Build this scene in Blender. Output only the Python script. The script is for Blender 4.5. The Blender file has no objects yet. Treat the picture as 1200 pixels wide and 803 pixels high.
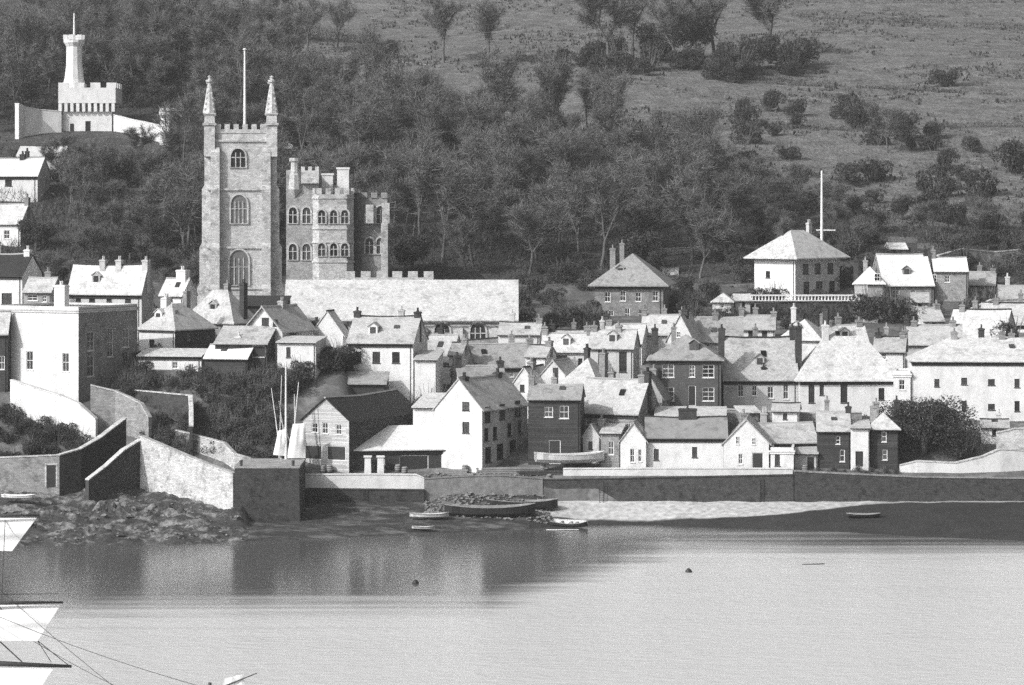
import bpy, math, random
from mathutils import Vector, noise as mn
R = math.radians
rnd = random.Random(7)
sc = bpy.context.scene
COL = sc.collection
F = 4000.0          # focal length in photo pixels; the photo is 1200 wide, eye level at photo row 220
EYE = 40.0

def X(px, D): return (px-600)*D/F
def Z(py, D): return EYE-(py-220)*D/F
def PX(x, y): return 600+F*x/max(y, 1)
def lerp(t, tab):
    if t <= tab[0][0]: return tab[0][1]
    for (a, b), (c, d) in zip(tab, tab[1:]):
        if t <= c: return b+(d-b)*(t-a)/(c-a)
    return tab[-1][1]
def sstep(a, b, t):
    t = min(1, max(0, (t-a)/(b-a))); return t*t*(3-2*t)

# ------------------------------------------------------------------ materials
def mat(name, c, var=.25, scale=1.0, rough=.85, bump=.3, kind='noise', c2=None, coord='Object', bdist=.03, spec=.25, stretch=None, orand=0, blot=0):
    m = bpy.data.materials.new(name); m.use_nodes = True
    nt = m.node_tree; N = nt.nodes; L = nt.links
    b = N['Principled BSDF']
    b.inputs['Roughness'].default_value = rough
    b.inputs['Specular IOR Level'].default_value = spec
    tc = N.new('ShaderNodeTexCoord')
    mp = N.new('ShaderNodeMapping')
    if stretch: mp.inputs['Scale'].default_value = stretch
    oi = N.new('ShaderNodeObjectInfo'); va = N.new('ShaderNodeVectorMath'); va.operation = 'ADD'
    L.new(tc.outputs['Object'], va.inputs[0]); L.new(oi.outputs['Location'], va.inputs[1]); L.new(va.outputs[0], mp.inputs[0])
    n1 = N.new('ShaderNodeTexNoise'); n1.inputs['Scale'].default_value = scale*.35; n1.inputs['Detail'].default_value = 8; n1.inputs['Roughness'].default_value = .65
    n2 = N.new('ShaderNodeTexNoise'); n2.inputs['Scale'].default_value = scale*3.5; n2.inputs['Detail'].default_value = 6
    L.new(mp.outputs[0], n1.inputs[0]); L.new(mp.outputs[0], n2.inputs[0])
    mixn = N.new('ShaderNodeMix'); mixn.data_type = 'FLOAT'; mixn.inputs[0].default_value = .45
    L.new(n1.outputs[0], mixn.inputs[2]); L.new(n2.outputs[0], mixn.inputs[3])
    rmp = N.new('ShaderNodeMapRange'); rmp.inputs[1].default_value = .32; rmp.inputs[2].default_value = .68
    rmp.inputs[3].default_value = c*(1-var); rmp.inputs[4].default_value = c*(1+var)
    L.new(mixn.outputs[0], rmp.inputs[0])
    val = rmp.outputs[0]; hgt = n2.outputs[0]
    if kind in ('slate', 'stone', 'brick', 'board'):
        br = N.new('ShaderNodeTexBrick')
        tcu = tc.outputs['UV']
        mpb = N.new('ShaderNodeMapping'); L.new(tcu, mpb.inputs[0]); L.new(mpb.outputs[0], br.inputs[0])
        p = {'slate': (.34, .26, .012), 'stone': (.42, .20, .02), 'brick': (.30, .11, .012), 'board': (4.0, .22, .015)}[kind]
        br.inputs['Scale'].default_value = 1; br.inputs['Brick Width'].default_value = p[0]; br.inputs['Row Height'].default_value = p[1]
        br.inputs['Mortar Size'].default_value = p[2]; br.inputs['Mortar Smooth'].default_value = .3
        v = {'slate': .13, 'stone': .2, 'brick': .25, 'board': .25}[kind]
        br.inputs['Color1'].default_value = (1-v,)*3+(1,); br.inputs['Color2'].default_value = (1+v,)*3+(1,)
        mo = {'slate': .7, 'stone': .8, 'brick': 1.1, 'board': .5}[kind]
        br.inputs['Mortar'].default_value = (mo,)*3+(1,)
        mul = N.new('ShaderNodeMath'); mul.operation = 'MULTIPLY'
        L.new(val, mul.inputs[0]); L.new(br.outputs[0], mul.inputs[1]); val = mul.outputs[0]
        inv = N.new('ShaderNodeMath'); inv.operation = 'MULTIPLY_ADD'; inv.inputs[1].default_value = -1.2
        L.new(br.outputs['Fac'], inv.inputs[0]); L.new(n2.outputs[0], inv.inputs[2]); hgt = inv.outputs[0]
    if kind == 'rock' or c2 is not None:
        vo = N.new('ShaderNodeTexVoronoi'); vo.inputs['Scale'].default_value = scale*.8; L.new(mp.outputs[0], vo.inputs[0])
        n3 = N.new('ShaderNodeTexNoise'); n3.inputs['Scale'].default_value = scale*.6; n3.inputs['Detail'].default_value = 10; n3.inputs['Roughness'].default_value = .7
        L.new(mp.outputs[0], n3.inputs[0])
        rr = N.new('ShaderNodeMapRange'); rr.inputs[1].default_value = .5; rr.inputs[2].default_value = .62
        L.new(n3.outputs[0], rr.inputs[0])
        mx = N.new('ShaderNodeMix'); mx.data_type = 'FLOAT'
        L.new(rr.outputs[0], mx.inputs[0]); L.new(val, mx.inputs[2]); mx.inputs[3].default_value = c2 if c2 else c*2
        val = mx.outputs[0]
        if kind == 'rock': 
            ad = N.new('ShaderNodeMath'); ad.operation = 'ADD'; L.new(vo.outputs[0], ad.inputs[0]); L.new(n3.outputs[0], ad.inputs[1]); hgt = ad.outputs[0]
    # rain streaks and dirt with shapes of their own
    if kind == 'render':
        ms = N.new('ShaderNodeMapping'); ms.inputs['Scale'].default_value = (.9, .9, .3); L.new(tc.outputs['Object'], ms.inputs[0])
        ns = N.new('ShaderNodeTexNoise'); ns.inputs['Scale'].default_value = 1; ns.inputs['Detail'].default_value = 7; L.new(ms.outputs[0], ns.inputs[0])
        rs = N.new('ShaderNodeMapRange'); rs.inputs[1].default_value = .5; rs.inputs[2].default_value = .75; rs.inputs[3].default_value = 1; rs.inputs[4].default_value = .8
        L.new(ns.outputs[0], rs.inputs[0])
        mul = N.new('ShaderNodeMath'); mul.operation = 'MULTIPLY'; L.new(val, mul.inputs[0]); L.new(rs.outputs[0], mul.inputs[1]); val = mul.outputs[0]
    if orand:
        ro_ = N.new('ShaderNodeMapRange'); ro_.inputs[3].default_value = 1-orand; ro_.inputs[4].default_value = 1+orand*.7; L.new(oi.outputs['Random'], ro_.inputs[0])
        mo_ = N.new('ShaderNodeMath'); mo_.operation = 'MULTIPLY'; L.new(val, mo_.inputs[0]); L.new(ro_.outputs[0], mo_.inputs[1]); val = mo_.outputs[0]
    if blot:   # damp and lichen patches
        nb_ = N.new('ShaderNodeTexNoise'); nb_.inputs['Scale'].default_value = .75; nb_.inputs['Detail'].default_value = 9; nb_.inputs['Roughness'].default_value = .72; L.new(mp.outputs[0], nb_.inputs[0])
        rb_ = N.new('ShaderNodeMapRange'); rb_.inputs[1].default_value = .52; rb_.inputs[2].default_value = .62; rb_.inputs[3].default_value = 1; rb_.inputs[4].default_value = 1-blot; L.new(nb_.outputs[0], rb_.inputs[0])
        mb_ = N.new('ShaderNodeMath'); mb_.operation = 'MULTIPLY'; L.new(val, mb_.inputs[0]); L.new(rb_.outputs[0], mb_.inputs[1]); val = mb_.outputs[0]
    cc = N.new('ShaderNodeCombineColor')
    for i in range(3): L.new(val, cc.inputs[i])
    L.new(cc.outputs[0], b.inputs['Base Color'])
    if bump:
        bp = N.new('ShaderNodeBump'); bp.inputs['Strength'].default_value = bump; bp.inputs['Distance'].default_value = bdist
        L.new(hgt, bp.inputs['Height']); L.new(bp.outputs[0], b.inputs['Normal'])
    return m

M = dict(
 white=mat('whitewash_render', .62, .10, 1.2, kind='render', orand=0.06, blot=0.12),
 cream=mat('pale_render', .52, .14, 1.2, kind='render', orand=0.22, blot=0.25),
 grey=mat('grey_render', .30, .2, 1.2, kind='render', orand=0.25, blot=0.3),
 church=mat('pale_granite', .44, .22, 1.5, kind='stone', orand=0, blot=0.3),
 stone=mat('rubble_stone', .26, .3, 2.0, kind='stone', bdist=.06, orand=0.2, blot=0.35),
 dstone=mat('dark_rubble_stone', .05, .4, 3.5, kind='stone', bdist=.1, orand=.15, blot=.5),
 wstone=mat('limewashed_stone', .46, .3, 2.0, kind='stone', bdist=.06, orand=0.1, blot=0.45),
 brick=mat('brick', .20, .2, 2.0, kind='brick'),
 slate=mat('slate', .36, .2, 1.0, .6, kind='slate', spec=.4, orand=0.28, blot=0.35),
 lslate=mat('pale_slate', .47, .16, 1.0, .6, kind='slate', spec=.4, orand=0.2, blot=0.3),
 dslate=mat('dark_slate', .028, .3, 1.0, .7, kind='slate'),
 board=mat('tarred_weatherboard', .045, .3, 1.5, kind='board'),
 lboard=mat('bleached_weatherboard', .42, .2, 1.5, kind='board'),
 slatehung=mat('slate_hung_wall', .085, .25, 1.5, kind='slate'),
 glass=mat('window_glass', .045, .5, 1, .12, 0, spec=.5, orand=.95),
 paint=mat('white_joinery', .66, .08, 3, .5, .05),
 dark=mat('dark_joinery', .03, .3, 3, .6, .1),
 lead=mat('lead_sheet', .5, .15, 1, .5, .1),
 louvre=mat('louvre_board', .13, .3, 3),
 hole=mat('pale_rubble', .17, .6, 3, bump=.6),
 pot=mat('clay_pot', .28, .2, 4),
 bark=mat('bark', .095, .4, 3, bump=.5),
 pbark=mat('pale_bark', .2, .35, 4),
 twig=mat('bare_twigs_sun_tone', .115, .5, .8, bump=0),  # base tone raised so the crowns look sunlit
 under=mat('underwood_twigs_shade_tone', .05, .5, .8, bump=0),  # darker copy of the twigs, shade between the crowns put into its colour
 leaf=mat('evergreen_leaves', .042, .55, .8, .6, 0),
 brush=mat('bramble_leaves', .065, .6, .8, .7, 0),
 field=mat('pasture_grass', .115, .6, .45, bump=1, c2=.17, bdist=.5, blot=.45),
 woodfloor=mat('leaf_litter', .045, .5, .5, bump=.8, c2=.075, bdist=.4),
 town=mat('garden_earth', .085, .5, .5, bump=.6, c2=.16, bdist=.15),
 rock=mat('shore_rock', .045, .6, .8, kind='rock', c2=.22, bump=1, bdist=.35),
 weed=mat('weedy_shore', .035, .6, .9, kind='rock', c2=.12, bump=.9, bdist=.2, stretch=(.5, 1, 1)),
 sand=mat('pale_shingle', .55, .15, 2.0, bump=.4, bdist=.05),
 mud=mat('wet_mud', .03, .35, .6, .8, .3, spec=.2),
 canvas=mat('sail_canvas', .66, .06, .8, .8, .3, bdist=.02),
 rope=mat('tarred_rope', .04, .2, 3, bump=0),
 spar=mat('varnished_spar', .06, .3, 3, .5),
 pspar=mat('pale_spar', .55, .2, 3, .6),
 hull=mat('tarred_hull', .03, .3, 2, .5, .2),
 wood=mat('weathered_timber', .22, .4, 2, bump=.4),
)

def foreshore():
    m = M['mud'].copy(); m.name = 'foreshore'; nt = m.node_tree; N = nt.nodes; L = nt.links; b = N['Principled BSDF']
    old = b.inputs['Base Color'].links[0].from_socket
    at_ = N.new('ShaderNodeAttribute'); at_.attribute_name = 'shingle'; tc = N.new('ShaderNodeTexCoord')
    n = N.new('ShaderNodeTexNoise'); n.inputs['Scale'].default_value = .35; n.inputs['Detail'].default_value = 10; n.inputs['Roughness'].default_value = .7
    mp = N.new('ShaderNodeMapping'); mp.inputs['Scale'].default_value = (.35, 1.5, 1); L.new(tc.outputs['Object'], mp.inputs[0]); L.new(mp.outputs[0], n.inputs[0])
    a = N.new('ShaderNodeMath'); a.operation = 'MULTIPLY_ADD'; L.new(n.outputs[0], a.inputs[0]); a.inputs[1].default_value = .9; L.new(at_.outputs['Fac'], a.inputs[2])
    r = N.new('ShaderNodeMapRange'); r.interpolation_type = 'SMOOTHSTEP'; L.new(a.outputs[0], r.inputs[0]); r.inputs[1].default_value = .72; r.inputs[2].default_value = 1.25
    n2 = N.new('ShaderNodeTexNoise'); n2.inputs['Scale'].default_value = 1.4; n2.inputs['Detail'].default_value = 8; L.new(tc.outputs['Object'], n2.inputs[0])
    r2 = N.new('ShaderNodeMapRange'); L.new(n2.outputs[0], r2.inputs[0]); r2.inputs[1].default_value = .3; r2.inputs[2].default_value = .7; r2.inputs[3].default_value = .26; r2.inputs[4].default_value = .50
    mx = N.new('ShaderNodeMix'); mx.data_type = 'RGBA'; L.new(r.outputs[0], mx.inputs[0]); L.new(old, mx.inputs[6]); L.new(r2.outputs[0], mx.inputs[7]); L.new(mx.outputs[2], b.inputs['Base Color'])
    return m
M['foreshore'] = foreshore()
# ------------------------------------------------------------------ mesh builder
class MB:
    def __init__(s): s.v = []; s.f = []
    def add(s, vs, fs):
        o = len(s.v); s.v += [tuple(v) for v in vs]; s.f += [tuple(i+o for i in f) for f in fs]
    def quad(s, a, b, c, d): s.add([a, b, c, d], [(0, 1, 2, 3)])
    def box(s, x0, x1, y0, y1, z0, z1, taper=0, ty=None):
        t = taper; u = taper if ty is None else ty
        s.add([(x0, y0, z0), (x1, y0, z0), (x1, y1, z0), (x0, y1, z0), (x0+t, y0+u, z1), (x1-t, y0+u, z1), (x1-t, y1-u, z1), (x0+t, y1-u, z1)],
              [(0, 3, 2, 1), (4, 5, 6, 7), (0, 1, 5, 4), (1, 2, 6, 5), (2, 3, 7, 6), (3, 0, 4, 7)])
    def tube(s, p, q, r0, r1, n=6, caps=True):
        p = Vector(p); q = Vector(q); d = (q-p)
        if d.length < 1e-6: return
        d.normalize(); a = d.orthogonal().normalized(); b = d.cross(a)
        o = len(s.v)
        for c, r in ((p, r0), (q, r1)):
            for i in range(n):
                t = 2*math.pi*i/n; s.v.append(tuple(c+(a*math.cos(t)+b*math.sin(t))*r))
        for i in range(n):
            j = (i+1) % n; s.f.append((o+i, o+j, o+n+j, o+n+i))
        if caps: s.f.append(tuple(o+n+i for i in range(n))); s.f.append(tuple(o+n-1-i for i in range(n)))
    def lathe(s, c, prof, n=12, rot=0):
        o = len(s.v)
        for r, z in prof:
            for i in range(n):
                t = 2*math.pi*i/n+rot; s.v.append((c[0]+r*math.cos(t), c[1]+r*math.sin(t), c[2]+z))
        m = len(prof)
        for k in range(m-1):
            for i in range(n):
                j = (i+1) % n; s.f.append((o+k*n+i, o+k*n+j, o+(k+1)*n+j, o+(k+1)*n+i))
        s.f.append(tuple(o+(m-1)*n+i for i in range(n))); s.f.append(tuple(o+n-1-i for i in range(n)))
    def prism(s, poly, axis, a, b):
        # poly: 2-D outline; axis 'x': (y,z) extruded along x; 'y': (x,z) extruded along y; 'z': (x,y)
        def P(p, t): return {'x': (t, p[0], p[1]), 'y': (p[0], t, p[1]), 'z': (p[0], p[1], t)}[axis]
        n = len(poly)
        s.add([P(p, a) for p in poly]+[P(p, b) for p in poly],
              [tuple(range(n)), tuple(range(2*n-1, n-1, -1))]+[(i, n+i, n+(i+1) % n, (i+1) % n) for i in range(n)])
    def saggy(s, poly, axis, a, b, sag, top=(1, 4), seg=6):
        n = len(poly); o = len(s.v)
        for k in range(seg+1):
            t = k/seg; q = a+(b-a)*t; wob = -sag*math.sin(math.pi*t)+(rnd.uniform(-.35, .35)*sag if 0 < k < seg else 0)
            for i, p in enumerate(poly):
                z = p[1]+wob*(1 if i in top else .25); s.v.append((q, p[0], z) if axis == 'x' else (p[0], q, z))
        for k in range(seg):
            for i in range(n):
                j = (i+1) % n; s.f.append((o+k*n+i, o+k*n+j, o+(k+1)*n+j, o+(k+1)*n+i))
        s.f.append(tuple(range(o, o+n))); s.f.append(tuple(range(o+seg*n+n-1, o+seg*n-1, -1)))
    def build(s, name, m, parent=None, smooth=False, uv=True, recalc=True):
        me = bpy.data.meshes.new(name); me.from_pydata(s.v, [], s.f)
        if recalc:
            import bmesh
            bm = bmesh.new(); bm.from_mesh(me); bmesh.ops.recalc_face_normals(bm, faces=bm.faces); bm.to_mesh(me); bm.free()
        if uv:
            ul = me.uv_layers.new(name='UVMap'); up = Vector((0, 0, 1))
            for p in me.polygons:
                n = p.normal
                h = up.cross(n)
                if h.length < .05: h = Vector((1, 0, 0))
                h.normalize(); w = n.cross(h)
                for li in p.loop_indices:
                    co = me.vertices[me.loops[li].vertex_index].co
                    ul.data[li].uv = (co.dot(h), co.dot(w))
        if smooth: me.polygons.foreach_set('use_smooth', [True]*len(me.polygons))
        me.materials.append(m)
        o = bpy.data.objects.new(name, me); COL.objects.link(o)
        if parent: o.parent = parent
        return o

def tag(o, label=None, cat=None, group=None, kind=None):
    if label: o['label'] = label
    if cat: o['category'] = cat
    if group: o['group'] = group
    if kind: o['kind'] = kind
    return o
def thing(name, label, cat, loc=(0, 0, 0), rz=0, group=None):
    o = bpy.data.objects.new(name, None); COL.objects.link(o); o.location = loc; o.rotation_euler = (0, 0, rz)
    return tag(o, label, cat, group)
def dup(root, loc, rz, s=1, label=None, group=None, sz=None):
    r = root.copy(); COL.objects.link(r); r.location = loc; r.rotation_euler = (0, 0, rz); r.scale = (s, s, s*(sz or 1))
    if label: r['label'] = label
    if group: r['group'] = group
    for ch in list(root.children):
        c = ch.copy(); COL.objects.link(c); c.parent = r
    return r

# ------------------------------------------------------------------ terrain
LAND = [(411, 5.2), (416, 6.3), (425, 9.8), (440, 12), (460, 15.5), (475, 18.8), (490, 20.8), (500, 21.3), (520, 23.5), (530, 26), (700, 61), (850, 84), (950, 106), (1100, 128), (1500, 150)]
WL = [(-400, 385), (0, 381), (280, 385), (430, 391), (560, 397), (620, 400), (680, 405), (760, 405), (850, 401), (960, 398), (1060, 392), (1200, 386), (1700, 380)]   # waterline distance
def terr(x, y, rough=True):
    px = PX(x, y); w = lerp(px, WL)
    if y < w: z = -(w-y)*.12
    elif y < 411:
        t = (y-w)/(411-w)
        if px < 290: z = 4.2*t**1.2
        elif px < 500: z = 2.2*t+.2*math.sin(t*9)
        elif px < 650:
            k = sstep(500, 530, px)*(1-sstep(625, 650, px))
            z = 2.2*t+k*.9*sstep(.45, 1, t)
        else: z = 2.3*t
        if px > 290: z += 0
    else: z = lerp(y, LAND)
    if 411 < y < 490: z += lerp(y, [(411, 0), (416, 1.4), (424, 4.2), (430, 6.4), (445, 5.4), (460, 2.6), (478, 0)])*(1-sstep(398, 440, px))*(.72+.28*sstep(120, 180, px))
    if y > 520: z += 7*sstep(520, 575, y)*(1-sstep(200, 330, px))*(1-sstep(640, 760, y))
    if y > 530: z += 2.2*mn.noise(Vector((x*.018, y*.018, 0)))*sstep(530, 580, y)
    if rough:
        if y < 411 and y > w-4:
            amp = (.75 if px < 290 else .16 if px < 640 else .13)*min(1, (y-w+4)/5)
            z += amp*(mn.fractal(Vector((x*.33, y*.5, 1)), 1, 2, 5)+(.5*abs(mn.noise(Vector((x*.9, y*1.4, 3)))) if px < 290 else 0))
        elif y > 412: z += .12*mn.noise(Vector((x*.2, y*.2, 2)))
    return z

WOODLIM = [(-500, 900), (240, 880), (300, 800), (370, 700), (450, 655), (700, 642), (760, 630), (870, 602), (950, 590), (1040, 575), (1200, 565), (1700, 565)]
def build_ground():
    Ds = []
    d = 360
    while d < 378: Ds.append(d); d += 4
    while d < 410.4: Ds.append(d); d += .45
    Ds += [410.6, 410.95, 411.05, 411.5]; d = 412.5
    while d < 530: Ds.append(d); d += 2
    while d < 900: Ds.append(d); d += 4
    while d < 1500: Ds.append(d); d += 25
    pxs = []; p = -620
    while p < 1830: pxs.append(p); p += 7 if -20 < p < 1220 else 24
    verts = []; n = len(pxs)
    for D in Ds:
        for p in pxs:
            x = X(p, D); verts.append((x, D, terr(x, D)))
    faces = []; mi = []
    names = ['woodfloor', 'field', 'town', 'rock', 'weed', 'foreshore', 'mud']
    for i in range(len(Ds)-1):
        D = (Ds[i]+Ds[i+1])/2
        for j in range(n-1):
            p = (pxs[j]+pxs[j+1])/2; x = X(p, D)
            faces.append((i*n+j, i*n+j+1, (i+1)*n+j+1, (i+1)*n+j))
            jit = mn.noise(Vector((x*.12, D*.12, 9)))
            w = lerp(p, WL)
            if D < 411:
                if p < 290: m = 3
                elif p < (622 if D < 408.5 else 646): m = 4
                else:
                    m = 5; lo = lerp(p, [(622, 405.5), (700, 406.3), (850, 405), (900, 404.5), (960, 406.5), (1010, 409), (1060, 410.2), (1250, 410.3)])
                    hi = lerp(p, [(622, 410.5), (1700, 411)])
            elif D < 526: m = 2
            else: m = 0 if D < lerp(p, WOODLIM)+jit*40 else 1
            mi.append(m)
    me = bpy.data.meshes.new('ground'); me.from_pydata(verts, [], faces)
    for k in names: me.materials.append(M[k])
    at_ = me.attributes.new('shingle', 'FLOAT', 'POINT'); vals = []
    for D in Ds:
        for p in pxs:
            lo = lerp(p, [(600, 411), (622, 405.5), (700, 406.3), (850, 405), (900, 404.8), (960, 406.8), (1010, 408.6), (1060, 409.5), (1250, 409.8)])
            k = lerp(p, [(600, 0), (632, 1), (930, 1), (1000, .75), (1250, .6)])
            vals.append(k*sstep(lo-.8, lo+.9, D)*(1-sstep(411, 412, D)))
    at_.data.foreach_set('value', vals)
    me.polygons.foreach_set('material_index', mi); me.polygons.foreach_set('use_smooth', [True]*len(faces))
    o = bpy.data.objects.new('ground', me); COL.objects.link(o); tag(o, kind='structure')
build_ground()

# water: slack and calm under the shore, ruffled further out
def build_water():
    m = bpy.data.materials.new('harbour_water'); m.use_nodes = True
    nt = m.node_tree; N = nt.nodes; L = nt.links; b = N['Principled BSDF']
    b.inputs['IOR'].default_value = 1.33
    tc = N.new('ShaderNodeTexCoord')
    def noise(scale, st, det=4):
        mp = N.new('ShaderNodeMapping'); mp.inputs['Scale'].default_value = st; L.new(tc.outputs['Object'], mp.inputs[0])
        n = N.new('ShaderNodeTexNoise'); n.inputs['Scale'].default_value = scale; n.inputs['Detail'].default_value = det; L.new(mp.outputs[0], n.inputs[0]); return n
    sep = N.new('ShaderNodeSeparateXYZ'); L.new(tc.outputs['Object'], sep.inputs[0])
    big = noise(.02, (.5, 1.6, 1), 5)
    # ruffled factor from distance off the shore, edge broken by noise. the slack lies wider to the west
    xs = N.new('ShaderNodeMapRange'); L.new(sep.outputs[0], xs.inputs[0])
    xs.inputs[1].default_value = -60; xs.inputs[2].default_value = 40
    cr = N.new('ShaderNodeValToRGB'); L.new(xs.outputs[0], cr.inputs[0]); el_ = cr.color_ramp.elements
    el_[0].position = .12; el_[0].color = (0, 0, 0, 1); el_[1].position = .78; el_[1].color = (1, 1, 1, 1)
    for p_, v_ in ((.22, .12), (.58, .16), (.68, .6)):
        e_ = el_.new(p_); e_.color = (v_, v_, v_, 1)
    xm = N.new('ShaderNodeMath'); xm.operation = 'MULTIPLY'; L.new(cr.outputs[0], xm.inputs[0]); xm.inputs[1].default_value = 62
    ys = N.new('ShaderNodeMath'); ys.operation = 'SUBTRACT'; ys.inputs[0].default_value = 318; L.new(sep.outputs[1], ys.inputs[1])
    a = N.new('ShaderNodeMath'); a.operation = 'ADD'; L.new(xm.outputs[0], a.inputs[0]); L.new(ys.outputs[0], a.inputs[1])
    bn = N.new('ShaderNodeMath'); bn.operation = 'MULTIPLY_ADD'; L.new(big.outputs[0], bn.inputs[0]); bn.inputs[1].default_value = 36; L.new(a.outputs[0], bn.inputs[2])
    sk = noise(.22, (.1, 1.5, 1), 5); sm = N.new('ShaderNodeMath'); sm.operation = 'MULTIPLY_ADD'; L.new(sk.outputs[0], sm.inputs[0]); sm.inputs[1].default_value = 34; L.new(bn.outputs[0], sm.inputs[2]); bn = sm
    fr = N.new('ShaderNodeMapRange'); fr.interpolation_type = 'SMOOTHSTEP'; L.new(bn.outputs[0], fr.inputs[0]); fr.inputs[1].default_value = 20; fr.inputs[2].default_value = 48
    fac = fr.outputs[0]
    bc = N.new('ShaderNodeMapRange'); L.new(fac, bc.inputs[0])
    bc.inputs[3].default_value = .07; bc.inputs[4].default_value = .52   # hill and sky reflection painted into the base: dark slack, pale ruffled water
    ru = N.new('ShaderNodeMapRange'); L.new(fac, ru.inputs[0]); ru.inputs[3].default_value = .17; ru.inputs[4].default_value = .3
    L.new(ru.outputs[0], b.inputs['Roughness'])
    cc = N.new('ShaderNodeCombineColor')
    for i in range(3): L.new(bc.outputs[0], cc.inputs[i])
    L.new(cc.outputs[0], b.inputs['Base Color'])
    r1 = noise(1.1, (.5, .8, 1), 5); r2 = noise(.1, (.4, 1, 1), 3)
    ad = N.new('ShaderNodeMath'); ad.operation = 'MULTIPLY_ADD'; L.new(r2.outputs[0], ad.inputs[0]); ad.inputs[1].default_value = 1.5; L.new(r1.outputs[0], ad.inputs[2])
    st = N.new('ShaderNodeMapRange'); L.new(fac, st.inputs[0]); st.inputs[3].default_value = .05; st.inputs[4].default_value = .3
    bp = N.new('ShaderNodeBump'); bp.inputs['Distance'].default_value = .5; L.new(st.outputs[0], bp.inputs['Strength']); L.new(ad.outputs[0], bp.inputs['Height']); L.new(bp.outputs[0], b.inputs['Normal'])
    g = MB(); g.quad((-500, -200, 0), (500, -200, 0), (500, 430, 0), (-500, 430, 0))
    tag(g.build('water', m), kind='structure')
build_water()

# ------------------------------------------------------------------ houses
def wallface(mb, P0, U, Wd, z0, z1, nrm, holes, depth=.16):
    """rectangular wall with rectangular openings; reveals go inwards (-nrm)"""
    hs = [h for h in holes if h[2]-h[0] > .05]
    us = sorted({0, Wd, *[c for h in hs for c in (h[0], h[2])]}); zs = sorted({z0, z1, *[c for h in hs for c in (h[1], h[3])]})
    def P(u, z, d=0): return (P0[0]+U[0]*u-nrm[0]*d, P0[1]+U[1]*u-nrm[1]*d, z)
    for ua, ub in zip(us, us[1:]):
        for za, zb in zip(zs, zs[1:]):
            uc, zc = (ua+ub)/2, (za+zb)/2
            if any(h[0] < uc < h[2] and h[1] < zc < h[3] for h in hs): continue
            mb.quad(P(ua, za), P(ub, za), P(ub, zb), P(ua, zb))
    for a, b, c, d in hs:
        mb.quad(P(a, b), P(a, d), P(a, d, depth), P(a, b, depth)); mb.quad(P(c, b), P(c, d), P(c, d, depth), P(c, b, depth))
        mb.quad(P(a, b), P(c, b), P(c, b, depth), P(a, b, depth)); mb.quad(P(a, d), P(c, d), P(c, d, depth), P(a, d, depth))

def window(parent, P0, U, nrm, a, b, c, d, depth, fm, name='window', bars=(1, 1), proud=False):
    def P(u, z, k): return (P0[0]+U[0]*u-nrm[0]*k, P0[1]+U[1]*u-nrm[1]*k, z)
    def bar(mb, ua, ub, za, zb, k0, k1):
        v = [P(ua, za, k0), P(ub, za, k0), P(ub, zb, k0), P(ua, zb, k0), P(ua, za, k1), P(ub, za, k1), P(ub, zb, k1), P(ua, zb, k1)]
        mb.add(v, [(0, 1, 2, 3), (7, 6, 5, 4), (0, 4, 5, 1), (1, 5, 6, 2), (2, 6, 7, 3), (3, 7, 4, 0)])
    f = MB(); t = min(.085, (c-a)*.14); k0, k1 = (depth-.09, depth-.01) if not proud else (-.05, .02)
    bar(f, a, a+t, b, d, k0, k1); bar(f, c-t, c, b, d, k0, k1); bar(f, a+t, c-t, b, b+t, k0, k1); bar(f, a+t, c-t, d-t, d, k0, k1)
    if name == 'window':
        for i in range(1, bars[0]+1):
            u = a+(c-a)*i/(bars[0]+1); bar(f, u-.022, u+.022, b+t, d-t, k0+.02, k1)
        for i in range(1, bars[1]+1):
            z = b+(d-b)*i/(bars[1]+1); bar(f, a+t, c-t, z-.03, z+.03, k0+.015, k1-.005)
        bar(f, a-.06, c+.06, b-.09, b-.004, -.09, k1 if proud else depth-.02)
    o = f.build(name, fm, parent)
    p = MB(); kk = k0+.045
    p.quad(P(a+t, b+t, kk), P(c-t, b+t, kk), P(c-t, d-t, kk), P(a+t, d-t, kk))
    p.build('pane' if name == 'window' else 'door_leaf', M['glass'] if name == 'window' else M['dark'], o, recalc=False)
    return o

def chimney(roof, x, y, z0, z1, w=.75, l=.95, m='stone', pots=2):
    c = MB(); c.box(x-w/2, x+w/2, y-l/2, y+l/2, z0, z1-.25); c.box(x-w/2-.07, x+w/2+.07, y-l/2-.07, y+l/2+.07, z1-.25, z1-.06)
    c.box(x-w/2+.05, x+w/2-.05, y-l/2+.05, y+l/2-.05, z1-.06, z1)
    for i in range(pots):
        yy = y+(i-(pots-1)/2)*.42
        c.lathe((x, yy, z1), [(.13, 0), (.15, .06), (.11, .12), (.1, .42), (.13, .45), (.12, .5)], 8)
    c.build('chimney', M[m], roof)

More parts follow.
